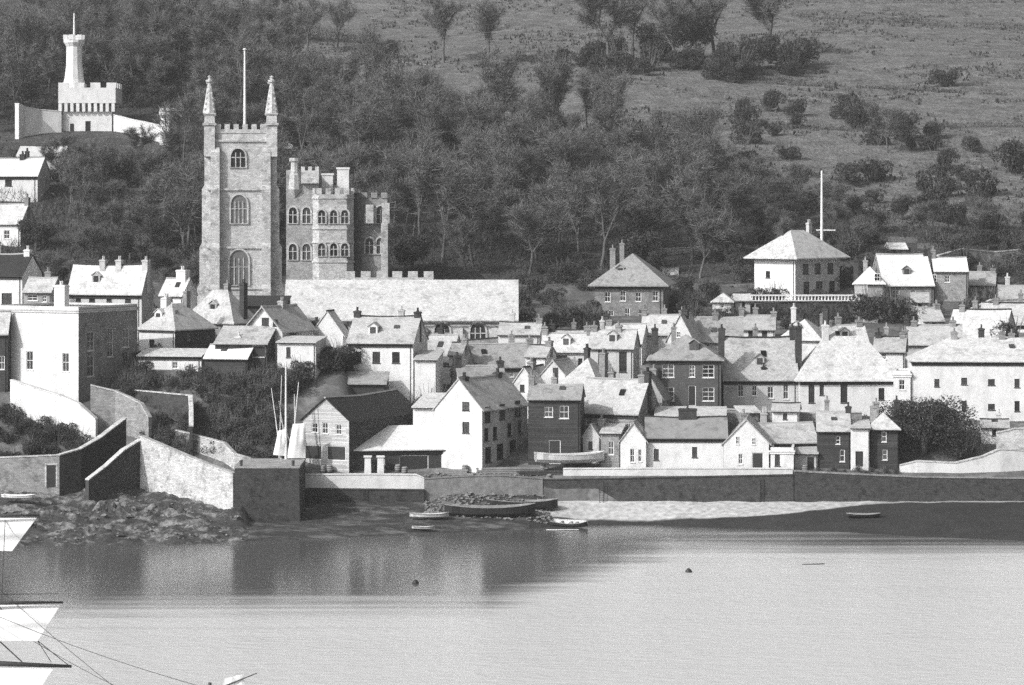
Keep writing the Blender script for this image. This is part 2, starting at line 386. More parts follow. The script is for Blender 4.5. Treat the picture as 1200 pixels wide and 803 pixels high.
def hipmesh(x0, x1, y0, y1, ze, zr, ax='x', o=.3, pk=None):
    r = MB(); x0 -= o; x1 += o; y0 -= o; y1 += o; ze -= .08; th = .16
    if ax == 'x':
        h = min((y1-y0)/2, (x1-x0)/2-.01) if pk is None else pk
        ym = (y0+y1)/2; A = (x0+h, ym, zr); B = (x1-h, ym, zr)
    else:
        h = min((x1-x0)/2, (y1-y0)/2-.01) if pk is None else pk
        xm = (x0+x1)/2; A = (xm, y0+h, zr); B = (xm, y1-h, zr)
    v = [(x0, y0, ze), (x1, y0, ze), (x1, y1, ze), (x0, y1, ze), (x0, y0, ze-th), (x1, y0, ze-th), (x1, y1, ze-th), (x0, y1, ze-th), A, B]
    f = [(4, 7, 6, 5), (0, 4, 5, 1), (1, 5, 6, 2), (2, 6, 7, 3), (3, 7, 4, 0)]
    f += [(0, 1, 9, 8), (2, 3, 8, 9), (1, 2, 9), (3, 0, 8)] if ax == 'x' else [(3, 0, 8, 9), (1, 2, 9, 8), (0, 1, 8), (2, 3, 9)]
    r.add(v, f); return r, A, B

def house(label, x0, x1, D, a=0, L=None, xs=None, ye=400, yr=None, kind='gx', wall='white', roof='slate', side=None, wins=(), sw=(), doors=(), ch=(), name='house',
          cat='house', fm='paint', bars=(1, 1), oh=.3, cap=None, group=None, z0=None):
    """x0..x1 front face in photo columns, D distance of its nearest corner, a yaw, xs where the side face ends; wins/sw (col,row,w,h) on front/side"""
    ar = R(a); c, s = math.cos(ar), math.sin(ar)
    if fm == 'paint' and wall in ('white', 'cream') and int(x0+ye) % 4: fm = 'dark'
    if a >= 0:
        X1 = X(x1, D); k = (x0-600)/F; W = (X1-k*D)/(c+k*s); P0 = (X1-W*c, D+W*s); C = (X1, D)
    else:
        X0 = X(x0, D); k = (x1-600)/F; W = (k*D-X0)/(c+k*s); P0 = (X0, D); C = (X0, D)
    if xs is not None:
        k = (xs-600)/F; L = (k*D-C[0])/(s-k*c)
    if L is None: L = 6
    def Wd(x, y): return (P0[0]+x*c+y*s, P0[1]-x*s+y*c)
    if z0 is None: z0 = min(terr(*Wd(x, y), False) for x in (0, W) for y in (0, L))
    t = thing(name, label, cat, (P0[0], P0[1], z0), -ar, group)
    ze = Z(ye, D)-z0
    if yr is not None: zr = Z(yr, D+(0 if kind == 'gy' else L/2*c))-z0
    if kind == 'mono': zr = Z(yr, D+L*c)-z0
    if kind in('gx','gy','hip','mono'): zr = max(zr, ze+.5)
    # openings
    def conv(lst, sidef):
        out = []
        for q in lst:
            px, py, w, h = q[:4]
            if sidef:
                e = xs if xs is not None else PX(C[0]+L*s, C[1]+L*c); f = lambda p: (p-PX(*C))/(e-PX(*C))*L
                u0, u1 = sorted((f(px-w/2), f(px+w/2)))
            else:
                f = lambda p: (p-x0)/(x1-x0)*W; u0, u1 = f(px-w/2), f(px+w/2)
            Dm = D+(L if sidef else W)*.5*abs(c if sidef else s)*.8
            out.append((u0, Z(py+h/2, Dm)-z0, u1, Z(py-h/2, Dm)-z0))
        return out
    SX = W if a >= 0 else 0
    faces = {'F': ((0, 0), (1, 0), W, (0, -1), conv(wins, 0), conv(doors, 0)),
             'S': ((SX, 0), (0, 1), L, (1 if a >= 0 else -1, 0), conv(sw, 1), []),
             'O': ((W-SX, 0), (0, 1), L, (-1 if a >= 0 else 1, 0), [], []),
             'B': ((0, L), (1, 0), W, (0, 1), [], [])}
    wm = {}
    for k, (p, U, wd, n, hl, dl) in faces.items():
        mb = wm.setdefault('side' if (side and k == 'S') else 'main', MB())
        inside = [h for h in hl+dl if h[3] < ze-.05 and h[0] > .05 and h[2] < wd-.05]
        wallface(mb, p, U, wd, -.8, ze, n, inside)
    mb = wm['main']
    if kind == 'gx': ms = wm.get('side', mb); ms.add([(SX, 0, ze), (SX, L, ze), (SX, L/2, zr)], [(0, 1, 2)]); mb.add([(W-SX, 0, ze), (W-SX, L, ze), (W-SX, L/2, zr)], [(0, 1, 2)])
    if kind == 'gy': mb.add([(0, 0, ze), (W, 0, ze), (W/2, 0, zr)], [(0, 1, 2)]); mb.add([(0, L, ze), (W, L, ze), (W/2, L, zr)], [(0, 1, 2)])
    if kind == 'mono':
        mb.add([(0, 0, ze), (0, L, ze), (0, L, zr)], [(0, 1, 2)]); mb.add([(W, 0, ze), (W, L, ze), (W, L, zr)], [(0, 1, 2)]); mb.quad((0, L, ze), (W, L, ze), (W, L, zr), (0, L, zr))
    mb.build('wall', M[wall], t, recalc=False)
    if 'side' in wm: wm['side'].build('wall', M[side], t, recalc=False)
    for k, (p, U, wd, n, hl, dl) in faces.items():
        for h in hl:
            ok = h[3] < ze-.05 and h[0] > .05 and h[2] < wd-.05
            window(t, p, U, n, *h, .16, M[fm], bars=bars, proud=not ok)
        for h in dl:
            ok = h[3] < ze-.05 and h[0] > .05 and h[2] < wd-.05
            window(t, p, U, n, *h, .16, M[fm], name='door', proud=not ok)
    # roof
    th = .14
    if kind == 'gx':
        r = MB(); sl = (zr-ze)/(L/2); e = .3
        sg_ = min(.22, W*.014); r.saggy([(-e, ze-e*sl+.03), (L/2, zr+.03), (L+e, ze-e*sl+.03), (L+e, ze-e*sl+.03+th), (L/2, zr+.03+th*1.25), (-e, ze-e*sl+.03+th)], 'x', -oh*.5, W+oh*.5, sg_)
        ro = r.build('roof', M[roof], t)
        q = MB(); q.saggy([(L/2-.16, zr+.0+th), (L/2, zr+th+.17), (L/2+.16, zr+.0+th), (L/2, zr-.02)], 'x', -oh*.5-.01, W+oh*.5+.01, sg_, (0, 1, 2, 3)); q.build('ridge_cap', M['pot' if rnd.random() < .6 else 'dslate'], ro)
    elif kind == 'gy':
        r = MB(); sl = (zr-ze)/(W/2); e = .3
        sg_ = min(.2, L*.014); r.saggy([(-e, ze-e*sl+.03), (W/2, zr+.03), (W+e, ze-e*sl+.03), (W+e, ze-e*sl+.03+th), (W/2, zr+.03+th*1.25), (-e, ze-e*sl+.03+th)], 'y', -oh*.5, L+oh*.5, sg_)
        ro = r.build('roof', M[roof], t)
        q = MB(); q.saggy([(W/2-.16, zr+.0+th), (W/2, zr+th+.17), (W/2+.16, zr+.0+th), (W/2, zr-.02)], 'y', -oh*.5-.01, L+oh*.5+.01, sg_, (0, 1, 2, 3)); q.build('ridge_cap', M['pot' if rnd.random() < .6 else 'dslate'], ro)
    elif kind == 'hip':
        r, A, B = hipmesh(0, W, 0, L, ze, zr, 'x' if W >= L else 'y', oh)
        ro = r.build('roof', M[roof], t)
    elif kind == 'mono':
        r = MB(); sl = (zr-ze)/L; e = .3
        r.prism([(-e, ze-e*sl+.02), (L+.1, zr+.1*sl+.02), (L+.1, zr+.1*sl+.02+th), (-e, ze-e*sl+.02+th)], 'x', -oh*.5, W+oh*.5); ro = r.build('roof', M[roof], t)
    else:
        r = MB(); r.box(.3, W-.3, .3, L-.3, ze-.35, ze-.2); ro = r.build('roof', M[roof], t)
        p = MB()
        for (xa, xb, ya, yb) in ((0, W, 0, .3), (0, W, L-.3, L), (0, .3, .3, L-.3), (W-.3, W, .3, L-.3)): p.box(xa, xb, ya, yb, ze+.002, ze+.25)
        for (xa, xb, ya, yb) in ((-.12, W+.12, -.12, 0), (-.12, W+.12, L, L+.12), (-.12, 0, 0, L), (W, W+.12, 0, L)):
            p.box(xa, xb, ya, yb, ze-.55, ze-.3); 
        for (xa, xb, ya, yb) in ((-.2, W+.2, -.2, 0), (-.2, W+.2, L, L+.2), (-.2, 0, 0, L), (W, W+.2, 0, L)): p.box(xa, xb, ya, yb, ze-.29, ze-.12)
        p.build('cornice', M[cap or wall], t)
    q_ = random.Random(int(abs(x0)*7+D*3+ye)); slp = ((zr if kind != "flat" else ze)-ze)/(L/2)
    if kind in ('gx', 'hip') and name == 'house' and W > 3.2:
        def onroof(u, v): return u*W, v*L, ze+v*L*slp      # point on the front slope
        if q_.random() < .55:   # roof light
            u, v = q_.uniform(.3, .7), q_.uniform(.15, .3); x_, y_, z_ = onroof(u, v); b_ = MB(); w_ = .35; t_ = .6
            pr = [(y_, z_+.2), (y_+t_, z_+.2+t_*slp), (y_+t_, z_+.3+t_*slp), (y_, z_+.3)]; b_.prism(pr, 'x', x_-w_, x_+w_); b_.build('roof_light', M['glass'], ro)
        if q_.random() < .4 and W > 5.5 and slp > .5:   # dormer
            u, v = q_.choice((.35, .5, .62)), .16; x_, y_, z_ = onroof(u, v); hw, hh = .6, 1.0; yb = y_+(hh+.45)/slp
            b_ = MB(); b_.add([(x_-hw, y_, z_-.1), (x_+hw, y_, z_-.1), (x_+hw, y_, z_+hh), (x_, y_, z_+hh+.45), (x_-hw, y_, z_+hh), (x_-hw, y_+hh/slp, z_+hh), (x_+hw, y_+hh/slp, z_+hh)], [(0, 1, 2, 3, 4), (0, 4, 5), (1, 6, 2)]); dm = b_.build('dormer', M[wall], ro, recalc=False)
            b_ = MB()
            for sg in (-1, 1): 
                b_.add([(x_, y_-.15, z_+hh+.5), (x_+sg*(hw+.15), y_-.15, z_+hh-.05), (x_+sg*(hw+.15), y_+hh/slp, z_+hh-.05), (x_, yb, z_+hh+.5), (x_, y_-.15, z_+hh+.58), (x_+sg*(hw+.15), y_-.15, z_+hh+.03), (x_+sg*(hw+.15), y_+hh/slp, z_+hh+.03), (x_, yb, z_+hh+.58)], [(4, 5, 6, 7), (0, 3, 2, 1), (0, 1, 5, 4), (1, 2, 6, 5)])
            b_.build('dormer_roof', M[roof], dm); b_ = MB(); b_.box(x_-.36, x_+.36, y_-.05, y_-.004, z_+.15, z_+.95); b_.build('dormer_window', M['glass'], dm)
        if q_.random() < .75:   # back stack
            u = q_.uniform(.15, .85); v = q_.choice((.62, .7, .85)); chimney(ro, u*W, v*L, ze-.2, zr+q_.uniform(.7, 1.6), q_.uniform(.55, .8), .8, q_.choice(('brick', 'dstone', 'stone', 'cream')), q_.choice((1, 2)))
        if q_.random() < .45:
            u = q_.choice((.02, .98)); chimney(ro, u*W, .5*L, ze-.2, zr+q_.uniform(.8, 1.5), .7, .9, q_.choice(('dstone', 'brick')), 2)
    if kind in ('gx', 'gy', 'hip', 'mono'):
        g = MB()
        if kind in ('gx', 'hip', 'mono'):
            zz = ze-.3*((zr-ze)/(L/2 if kind != 'mono' else L))-.02 if kind != 'hip' else ze-.24
            if W > 8:
                g.box(.05, W-.05, -.12, -.004, zz-.42, zz-.02)
            g.tube((-.1, -.34-(.06 if kind == 'hip' else 0), zz), (W+.1, -.34-(.06 if kind == 'hip' else 0), zz), .06, .06, 5)
            g.tube((W*.96, -.34, zz), (W*.96, -.07, zz-.4), .04, .04, 5); g.tube((W*.96, -.07, zz-.4), (W*.96, -.07, -.5), .045, .045, 5)
            g.build('gutter', M['dark'], t)
    for q in ch:
        u, v, pyt = q[:3]; m_ = q[3] if len(q) > 3 else rnd.choice(('brick', 'stone', 'dstone', 'brick')); w_ = q[4] if len(q) > 4 else .8
        Dc = D+v*L*c; zt = max(Z(pyt, Dc)-z0, (zr if kind != 'flat' else ze)+.75+.5 if .3 < v < .7 else 0)
        chimney(ro, u*W, v*L, ze-.2, max(zt-.5, ze+.6), w_, 1.0, m_, 2)
    t['W'] = W; t['L'] = L; del t['W'], t['L']
    return t, W, L, z0

H = house
# --- far left
H('tall flat-roofed white house with a dark three-bay side front, above the left garden', -6, 92, 425, 28, xs=161, ye=362, kind='flat', wall='white', side='stone', roof='lead', cap='cream',
  wins=[(35, 423, 8, 22), (77, 424, 8, 22)], sw=[(106, 399, 8, 22), (129, 402, 6, 34), (147, 398, 8, 22), (106, 428, 8, 24), (147, 426, 8, 24)], ch=[(.62, .25, 330, 'white', 1.6)])
H('narrow dark stone house cut by the left edge below the white wall', -60, 9, 428, 5, L=2.5, ye=388, yr=366, wall='dstone', roof='lslate', wins=[(-20, 420, 8, 14), (2, 425, 7, 16)])
H('white cottage with a black slate roof at the left edge above the flat-roofed house', -45, 26, 452, 14, L=7, ye=322, yr=299, wall='white', roof='dslate', wins=[(8, 350, 12, 13), (-22, 350, 9, 12)], ch=[(.93, .5, 292, 'cream')])
H('small grey cottage with pale roof wedged behind the tall white chimney', 28, 60, 447, 10, L=5, ye=342, yr=327, wall='grey', roof='lslate', wins=[(38, 349, 12, 7), (52, 350, 5, 8)])
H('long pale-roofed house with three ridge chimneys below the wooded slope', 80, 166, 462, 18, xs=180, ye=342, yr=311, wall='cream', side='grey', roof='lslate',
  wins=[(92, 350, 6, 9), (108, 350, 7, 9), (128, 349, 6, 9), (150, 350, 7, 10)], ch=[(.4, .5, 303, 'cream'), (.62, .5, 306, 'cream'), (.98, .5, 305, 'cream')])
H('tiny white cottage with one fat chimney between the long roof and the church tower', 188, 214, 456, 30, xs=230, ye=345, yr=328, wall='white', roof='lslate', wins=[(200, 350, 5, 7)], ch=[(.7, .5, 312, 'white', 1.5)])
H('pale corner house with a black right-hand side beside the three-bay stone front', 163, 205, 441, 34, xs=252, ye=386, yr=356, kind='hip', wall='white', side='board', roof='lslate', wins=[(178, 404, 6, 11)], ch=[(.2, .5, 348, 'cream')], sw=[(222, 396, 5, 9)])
H('low white outbuilding in front of the corner house above the bramble bank', 162, 236, 430, 10, L=4, ye=418, yr=410, kind='mono', wall='white', roof='lslate', wins=[(205, 428, 7, 8), (224, 430, 6, 7)])
H('house with a big pyramid slate roof right under the church tower', 217, 273, 450, 30, xs=300, ye=378, yr=340, kind='hip', wall='grey', roof='lslate', oh=.5, wins=[(235, 388, 6, 9)])
H('white washhouse with sagging white roof beside the gabled villa', 240, 290, 428, 14, L=5, ye=420, yr=406, kind='gx', wall='board', roof='white')
H('gabled villa with a wide porch roof and two small gable windows below the tower', 287, 331, 433, 28, xs=367, ye=388, yr=361, kind='gy', wall='cream', side=None, roof='slate', oh=1.0,
  wins=[(311, 377, 8, 9), (323, 378, 6, 8), (308, 404, 8, 10)], sw=[(343, 393, 9, 10), (341, 412, 5, 13)], ch=[(.5, .6, 356, 'stone')])
H('grey verandah lean-to with open dark front below the gabled villa', 252, 313, 429.5, 10, L=4.5, ye=403, yr=384, kind='mono', wall='dstone', roof='slate', doors=[(303, 412, 16, 14)])
H('white garden room with blank walls standing above the spars', 325, 370, 428, 12, L=5, ye=402, yr=396, kind='mono', wall='white', roof='lslate', wins=[(338, 413, 5, 12)])
H('dark low-roofed vestry shed tucked against the foot of the church tower', 282, 333, 458, 6, L=5, ye=358, yr=348, kind='mono', wall='dstone', roof='dslate')
H('pale twin-gabled cottage left of the three-windowed white cottage', 365, 402, 440, 22, xs=409, ye=392, yr=366, kind='gy', wall='cream', roof='lslate', wins=[(380, 413, 6, 10), (392, 415, 5, 9), (372, 414, 5, 9)], ch=[(.1, .3, 372, 'dstone')])
H('white cottage with three square sash windows in a row below the nave', 407, 484, 433, 8, xs=501, ye=402, yr=372, wall='white', side='cream', roof='slate',
  wins=[(419, 419, 9, 13), (441, 419, 9, 13), (464, 419, 9, 13)], ch=[(.03, .5, 360, 'dstone'), (.96, .5, 362, 'dstone')])
H('small white annexe stepping down right of the three-windowed cottage', 486, 512, 431, 8, L=5, ye=422, yr=412, wall='white', roof='slate', kind='mono')
H('grey-roofed lean-to store under the three-windowed white cottage', 404, 452, 428.5, 4, L=3.5, ye=450, yr=437, kind='mono', wall='board', roof='slate')
# --- shore left of centre
H('shingled boathouse with a gable over its dark open ground floor', 355, 409, 411.5, 26, xs=490, ye=493, yr=468, kind='gy', wall='lboard', side='board', roof='dslate', oh=.55, wins=[(369, 502, 7, 11), (381, 502, 7, 13), (397, 503, 7, 12)], doors=[(367, 531, 20, 17), (394, 531, 22, 17)], fm='paint', cat='boathouse', name='boathouse')
H('tall white gabled house on the quay with tall sashes along its shaded side', 510, 565, 412, 27, xs=618, ye=480, yr=446, kind='gy', wall='white', side='cream', roof='slate', wins=[(546, 476, 8, 10), (546, 501, 8, 13)],
  sw=[(571, 484, 6, 18), (588, 483, 6, 18), (606, 481, 6, 18), (570, 507, 5, 15), (580, 507, 5, 15), (597, 505, 5, 15), (609, 503, 5, 15), (572, 531, 7, 18), (586, 529, 8, 18), (601, 527, 8, 18)], ch=[(.5, .12, 437, 'dstone'), (.5, .85, 432, 'dstone')])
H('blank white lean-to against the left wall of the tall quay house', 484, 514, 416, 10, L=8, ye=478, yr=462, kind='mono', wall='white', roof='lslate')
H('black tarred store with two white-framed windows beside the tall quay house', 619, 680, 415, 6, L=6, ye=468, yr=452, wall='board', roof='slate', wins=[(643, 483, 10, 12), (661, 483, 11, 15)], doors=[(650, 530, 14, 28)], cat='store')
# --- cluster behind the centre
for q in [
 ('pale house in front of the nave whose blank wall catches the sun', 584, 632, 455, 6, 6, 392, 379, 'gx', 'cream', 'lslate', [(600, 400, 4, 6)], [(.95, .5, 376)]),
 ('broad grey-roofed cottage directly below the arched nave windows', 536, 628, 447, -8, 7, 430, 404, 'gx', 'grey', 'slate', [(560, 438, 5, 8), (600, 438, 5, 8)], [(.97, .5, 400)]),
 ('little slate cottage between the three-windowed cottage and the nave', 487, 527, 446, 20, 6, 423, 394, 'gx', 'cream', 'slate', [(500, 432, 5, 8)], [(.05, .5, 388)]),
 ('low grey cottage with dark ends above the blank white lean-to', 497, 548, 436, 22, 6, 450, 432, 'gx', 'grey', 'lslate', [(516, 456, 5, 7)], [(.9, .5, 425)]),
 ('slate-roofed row house right behind the tall quay house', 540, 594, 430, -12, 6, 452, 430, 'gx', 'cream', 'slate', [(560, 460, 6, 7)], [(.96, .5, 424)]),
 ('narrow pale house with a steep gable right of the row behind the quay', 596, 632, 431, 24, 6, 458, 432, 'gy', 'cream', 'lslate', [(612, 455, 5, 8)], [(.5, .4, 428)]),
 ('white house with one long black slot window left of the paired dark fronts', 634, 690, 446, 8, 6, 412, 392, 'gx', 'white', 'lslate', [(652, 419, 26, 5), (680, 424, 5, 8)], [(.02, .5, 386), (.97, .5, 386)]),
 ('crooked gabled cottage with a dark stair window below the long slot window', 634, 662, 433, 20, 6, 440, 424, 'gy', 'cream', 'lslate', [(651, 440, 6, 18)], []),
 ('grey lean cottage with hipped roof touching the black tarred store', 658, 700, 430, 26, 6, 450, 420, 'hip', 'grey', 'slate', [(670, 455, 5, 7)], [(.9, .5, 418)]),
 ('pale two-storey house with two tall dark openings in the middle of the town', 690, 742, 438, 10, 6, 408, 388, 'gx', 'cream', 'lslate', [(706, 422, 10, 26), (730, 424, 9, 24)], [(.05, .5, 382), (.6, .5, 383)]),
 ('cottage with broad sunlit roof over rubble walls behind the white boat store', 676, 748, 419, 24, 7, 484, 446, 'gx', 'stone', 'lslate', [(690, 494, 7, 9), (716, 500, 7, 12), (736, 500, 6, 10)], [(.9, .5, 440)]),
 ('ivy-grey gabled house between the sunlit roof and the black slate-hung house', 745, 776, 426, 18, 6, 466, 440, 'gy', 'grey', 'slate', [(755, 470, 5, 8), (766, 472, 5, 8)], [(.5, .4, 432)]),
]:
    H(q[0], q[1], q[2], q[3], q[4], L=q[5], ye=q[6], yr=q[7], kind=q[8], wall=q[9], roof=q[10], wins=q[11], ch=q[12])
H('black slate-hung house with white-framed windows and a hipped roof', 761, 845, 429, 4, L=9, ye=421, yr=392, kind='hip', wall='slatehung', roof='slate', oh=.4,
  wins=[(783, 435, 14, 15), (811, 435, 7, 14), (830, 435, 14, 15), (783, 462, 14, 16), (830, 462, 14, 16)], doors=[(811, 464, 9, 24)], ch=[(.06, .6, 386, 'dstone'), (1.0, .5, 386, 'dstone')], bars=(1, 2))
H('low white porch building squeezed under the black slate-hung house', 768, 850, 420, 4, L=4, ye=488, yr=478, kind='mono', wall='white', roof='lslate', wins=[(840, 492, 5, 7)])
# long terraces on the right
H('left half of the long terrace, roof running to the dark valley gutter', 848, 935, 434, -2, L=9, ye=444, yr=396, wall='cream', roof='slate', wins=[(868, 458, 7, 14), (884, 458, 6, 12), (903, 460, 7, 14), (921, 459, 6, 18), ], ch=[(.02, .5, 380, 'dstone'), (.55, .15, 425, 'dstone', .6)])
H('right half of the long terrace with white piers under its dark eaves', 937, 1052, 433, -2, L=7.5, ye=445, yr=394, wall='white', roof='lslate', kind='hip', oh=.6, wins=[(951, 461, 7, 22), (963, 456, 5, 14), (989, 460, 8, 24), (1033, 462, 7, 14)], ch=[(.02, .45, 378, 'dstone'), (.3, .5, 376, 'cream')])
H('slim white end house with one upper window closing the long terrace', 1047, 1067, 431, 8, L=6, ye=437, yr=430, kind='flat', wall='white', roof='lead', wins=[(1057, 451, 7, 12)])
H('large white house of two regular window rows near the right edge', 1068, 1245, 430, 4, L=10, ye=423, yr=396, kind='hip', wall='white', roof='lslate', wins=[(1098, 449, 6, 9), (1130, 447, 7, 8), (1162, 448, 8, 7), (1192, 449, 6, 10), (1098, 477, 6, 9), (1130, 476, 6, 12), (1162, 477, 8, 7), (1192, 476, 6, 12), (1225, 449, 6, 10), (1225, 476, 6, 12)], ch=[(.3, .5, 388, 'stone'), (.62, .5, 388, 'stone')])
# front row right of centre
H('long low white boat store with a stone-grey roof right on the quay wall', 757, 852, 413, 2, L=8, ye=513, yr=490, wall='white', roof='grey', name='boat_store', cat='store', wins=[(769, 533, 6, 13), (814, 530, 6, 12)], ch=[(.52, .5, 474, 'dstone', 2.2)])
H('white gabled end of the boat store facing left with two slit windows', 727, 757, 412.6, 6, L=8, ye=517, yr=497, kind='gy', wall='white', roof='lslate', wins=[(741, 534, 5, 16), (750, 534, 4, 14)])
H('white gabled cottage on the quay with a dark square door', 848, 901, 412.2, 6, L=9, ye=520, yr=493, kind='gy', wall='white', roof='lslate', wins=[(864, 516, 4, 9), (883, 517, 4, 8), (868, 538, 5, 12)], doors=[(888, 541, 13, 21)])
H('small white cube annexe with a single sash right of the square door', 903, 930, 412, 6, L=6, ye=527, kind='flat', wall='white', roof='lead', wins=[(911, 539, 6, 14)])
H('slate-roofed shed with black ridge behind the white quay cottages', 876, 958, 417, -7, L=7, ye=519, yr=497, wall='stone', roof='slate', wins=[(940, 529, 8, 8)], cat='shed')
H('broken white wall and lean-to between the quay cottages and the black houses', 931, 958, 414, 6, L=4, ye=532, yr=526, kind='mono', wall='cream', roof='slate', doors=[(950, 543, 8, 14)], cat='shed')
H('black weatherboarded house with narrow white windows next to a white block', 958, 996, 414, 4, L=8, ye=505, yr=484, wall='board', roof='lslate', wins=[(982, 516, 5, 9), (987, 534, 6, 14)], bars=(0, 1))
H('white plastered block between the two black houses on the quay', 997, 1019, 413.4, 4, L=6, ye=502, yr=493, kind='mono', wall='white', roof='lslate', doors=[(1007, 538, 9, 18)])
H('black gabled house beside the great evergreen tree', 1020, 1053, 414, 4, L=8, ye=502, yr=483, kind='hip', wall='board', roof='lslate', wins=[(1036, 512, 6, 12), (1037, 533, 6, 12)], bars=(0, 1), ch=[(.15, .5, 478)])
# rows further up
for q in [
 ('pale cottage whose ivy touches the hip-roofed villa above the town', 705, 752, 462, 12, 6, 402, 381, 'gx', 'cream', 'lslate', [(718, 408, 5, 6)], [(.1, .5, 376)]),
 ('grey-roofed cottage just below the hip-roofed villa on its right', 752, 800, 466, 6, 7, 392, 370, 'gx', 'cream', 'lslate', [(770, 398, 5, 6)], [(.95, .5, 366)]),
 ('steep gabled cottage poking up above the black slate-hung house', 782, 812, 452, 16, 6, 398, 370, 'gy', 'cream', 'slate', [(795, 392, 5, 7)], [(.5, .5, 372)]),
 ('wide slate roof behind and right of the black slate-hung house', 806, 870, 456, 4, 7, 400, 373, 'gx', 'grey', 'slate', [(830, 406, 5, 6)], [(.02, .5, 366, 'dstone'), (.5, .5, 368)]),
 ('small white cottage below the stone terrace with the white balustrade', 868, 908, 472, 4, 6, 386, 371, 'gx', 'white', 'slate', [(880, 391, 6, 7), (896, 391, 6, 7)], [(.97, .5, 366)]),
 ('hipped cottage with pale dormer in the dark garden under the balustrade', 912, 962, 458, 18, 7, 398, 374, 'hip', 'cream', 'lslate', [(930, 401, 5, 6)], [(.4, .5, 366), (.9, .6, 368)]),
 ('pale-roofed cottage right of the garden trees below the big villa', 966, 1018, 462, -6, 7, 404, 382, 'gx', 'cream', 'lslate', [(985, 409, 5, 6)], [(.2, .5, 378), (.9, .5, 380)]),
 ('low cottage with twin chimneys above the right end of the long terrace', 1024, 1060, 448, 10, 6, 412, 396, 'gx', 'white', 'slate', [(1036, 418, 5, 7)], [(.1, .5, 388), (.9, .5, 390)]),
 ('broad pale roof stretching above the two-row white house', 1062, 1128, 458, 5, 8, 404, 382, 'gx', 'cream', 'lslate', [(1090, 410, 5, 6)], [(.15, .5, 374), (.85, .5, 374)]),
 ('bright-roofed house with a triangular gable on the right-hand hillside', 1110, 1176, 468, 22, 8, 396, 364, 'gx', 'white', 'lslate', [(1130, 400, 5, 9), (1150, 402, 6, 8)], [(.15, .5, 360)]),
 ('white house under a curved garden wall at the right edge', 1150, 1230, 480, 10, 7, 380, 356, 'gx', 'white', 'lslate', [(1165, 386, 6, 8), (1190, 386, 6, 8)], [(.2, .5, 350)]),
 ('half-hidden cream cottage at the far right above the large white house', 1164, 1240, 452, 6, 7, 414, 397, 'gx', 'white', 'lslate', [(1180, 420, 6, 7)], [(.3, .5, 388)]),
 ('stone cottage at the foot of the wood left of the hip-roofed villa', 640, 690, 470, 8, 6, 404, 388, 'gx', 'cream', 'lslate', [(660, 408, 5, 6)], [(.9, .5, 384)]),
]:
    H(q[0], q[1], q[2], q[3], q[4], L=q[5], ye=q[6], yr=q[7], kind=q[8], wall=q[9], roof=q[10], wins=q[11], ch=q[12])
for q in [
 ('rubble-walled store with a low pale roof beside the sloping baulks', 704, 727, 414.5, 8, 5, 508, 498, 'mono', 'stone', 'lslate', [(716, 525, 7, 16)]),
 ('narrow pale gabled outhouse squeezed against the black tarred store', 683, 702, 416, 14, 5, 512, 499, 'gy', 'cream', 'slate', [(692, 522, 5, 9)]),
 ('small pale outbuilding in the yards before the long terrace', 905, 936, 421.5, 8, 4, 482, 474, 'gx', 'cream', 'slate', [(920, 488, 5, 7)]),
 ('stone privy block in the yards left of the small pale outbuilding', 868, 890, 422, -8, 3.5, 484, 477, 'mono', 'stone', 'lslate', [(879, 489, 4, 6)]),
 ('thin slate cottage slotted in front of the nave windows', 526, 541, 444, 12, 5, 416, 403, 'gx', 'cream', 'slate', [(533, 424, 5, 7)]),
 ('white outhouse between the steep gabled house and the slot-windowed house', 616, 640, 441, 16, 5, 418, 406, 'gx', 'white', 'lslate', [(626, 424, 5, 7)]),
 ('low white outhouse in front of the two-row white house', 1150, 1182, 421, 6, 4, 501, 493, 'gx', 'white', 'slate', [(1165, 507, 5, 7)]),
]:
    H(q[0], q[1], q[2], q[3], q[4], L=q[5], ye=q[6], yr=q[7], kind=q[8], wall=q[9], roof=q[10], wins=q[11], ch=[(.9, .5, q[7]-5)] if q[5] > 4 and q[8] != 'mono' else ())
# villas on the hill
H('hip-roofed villa with a pointed dormer gable standing against the wood', 697, 777, 498, 8, L=12, ye=334, yr=297, kind='hip', wall='stone', roof='slate', oh=.9, wins=[(712, 348, 7, 12), (730, 347, 7, 12), (748, 348, 7, 11), (768, 347, 7, 12), (716, 370, 6, 12), (735, 368, 6, 14), (752, 368, 8, 12)], ch=[(.2, .5, 294)])
vt, vw, vl, vz = H('square villa with a broad overhanging hipped roof and white left wall', 884, 932, 515, 42, xs=984, ye=302, yr=270, kind='hip', wall='white', side='cream', roof='lslate', oh=1.2,
  wins=[(900, 322, 5, 8)], sw=[(944, 315, 7, 12), (958, 315, 7, 12), (973, 315, 7, 12), (945, 337, 7, 14), (960, 337, 8, 14), (975, 337, 7, 14)], ch=[(.35, .3, 264, 'dstone', 1.2)])
H('house with a large L-shaped bright roof on the right-hand slope', 1036, 1094, 512, -6, L=10, ye=334, yr=299, wall='stone', roof='white', wins=[(1050, 345, 8, 10), (1070, 346, 6, 12)])
H('lower left wing of the L-shaped bright roof with a dark round dormer', 1001, 1036, 509, 8, L=8, ye=332, yr=312, kind='hip', wall='stone', roof='white', wins=[(1028, 325, 7, 9)])
H('long low right wing of the L-shaped bright roof house', 1095, 1134, 514, 3, L=8, ye=318, yr=303, wall='stone', roof='white', wins=[(1095, 326, 6, 8), (1110, 327, 6, 8)])
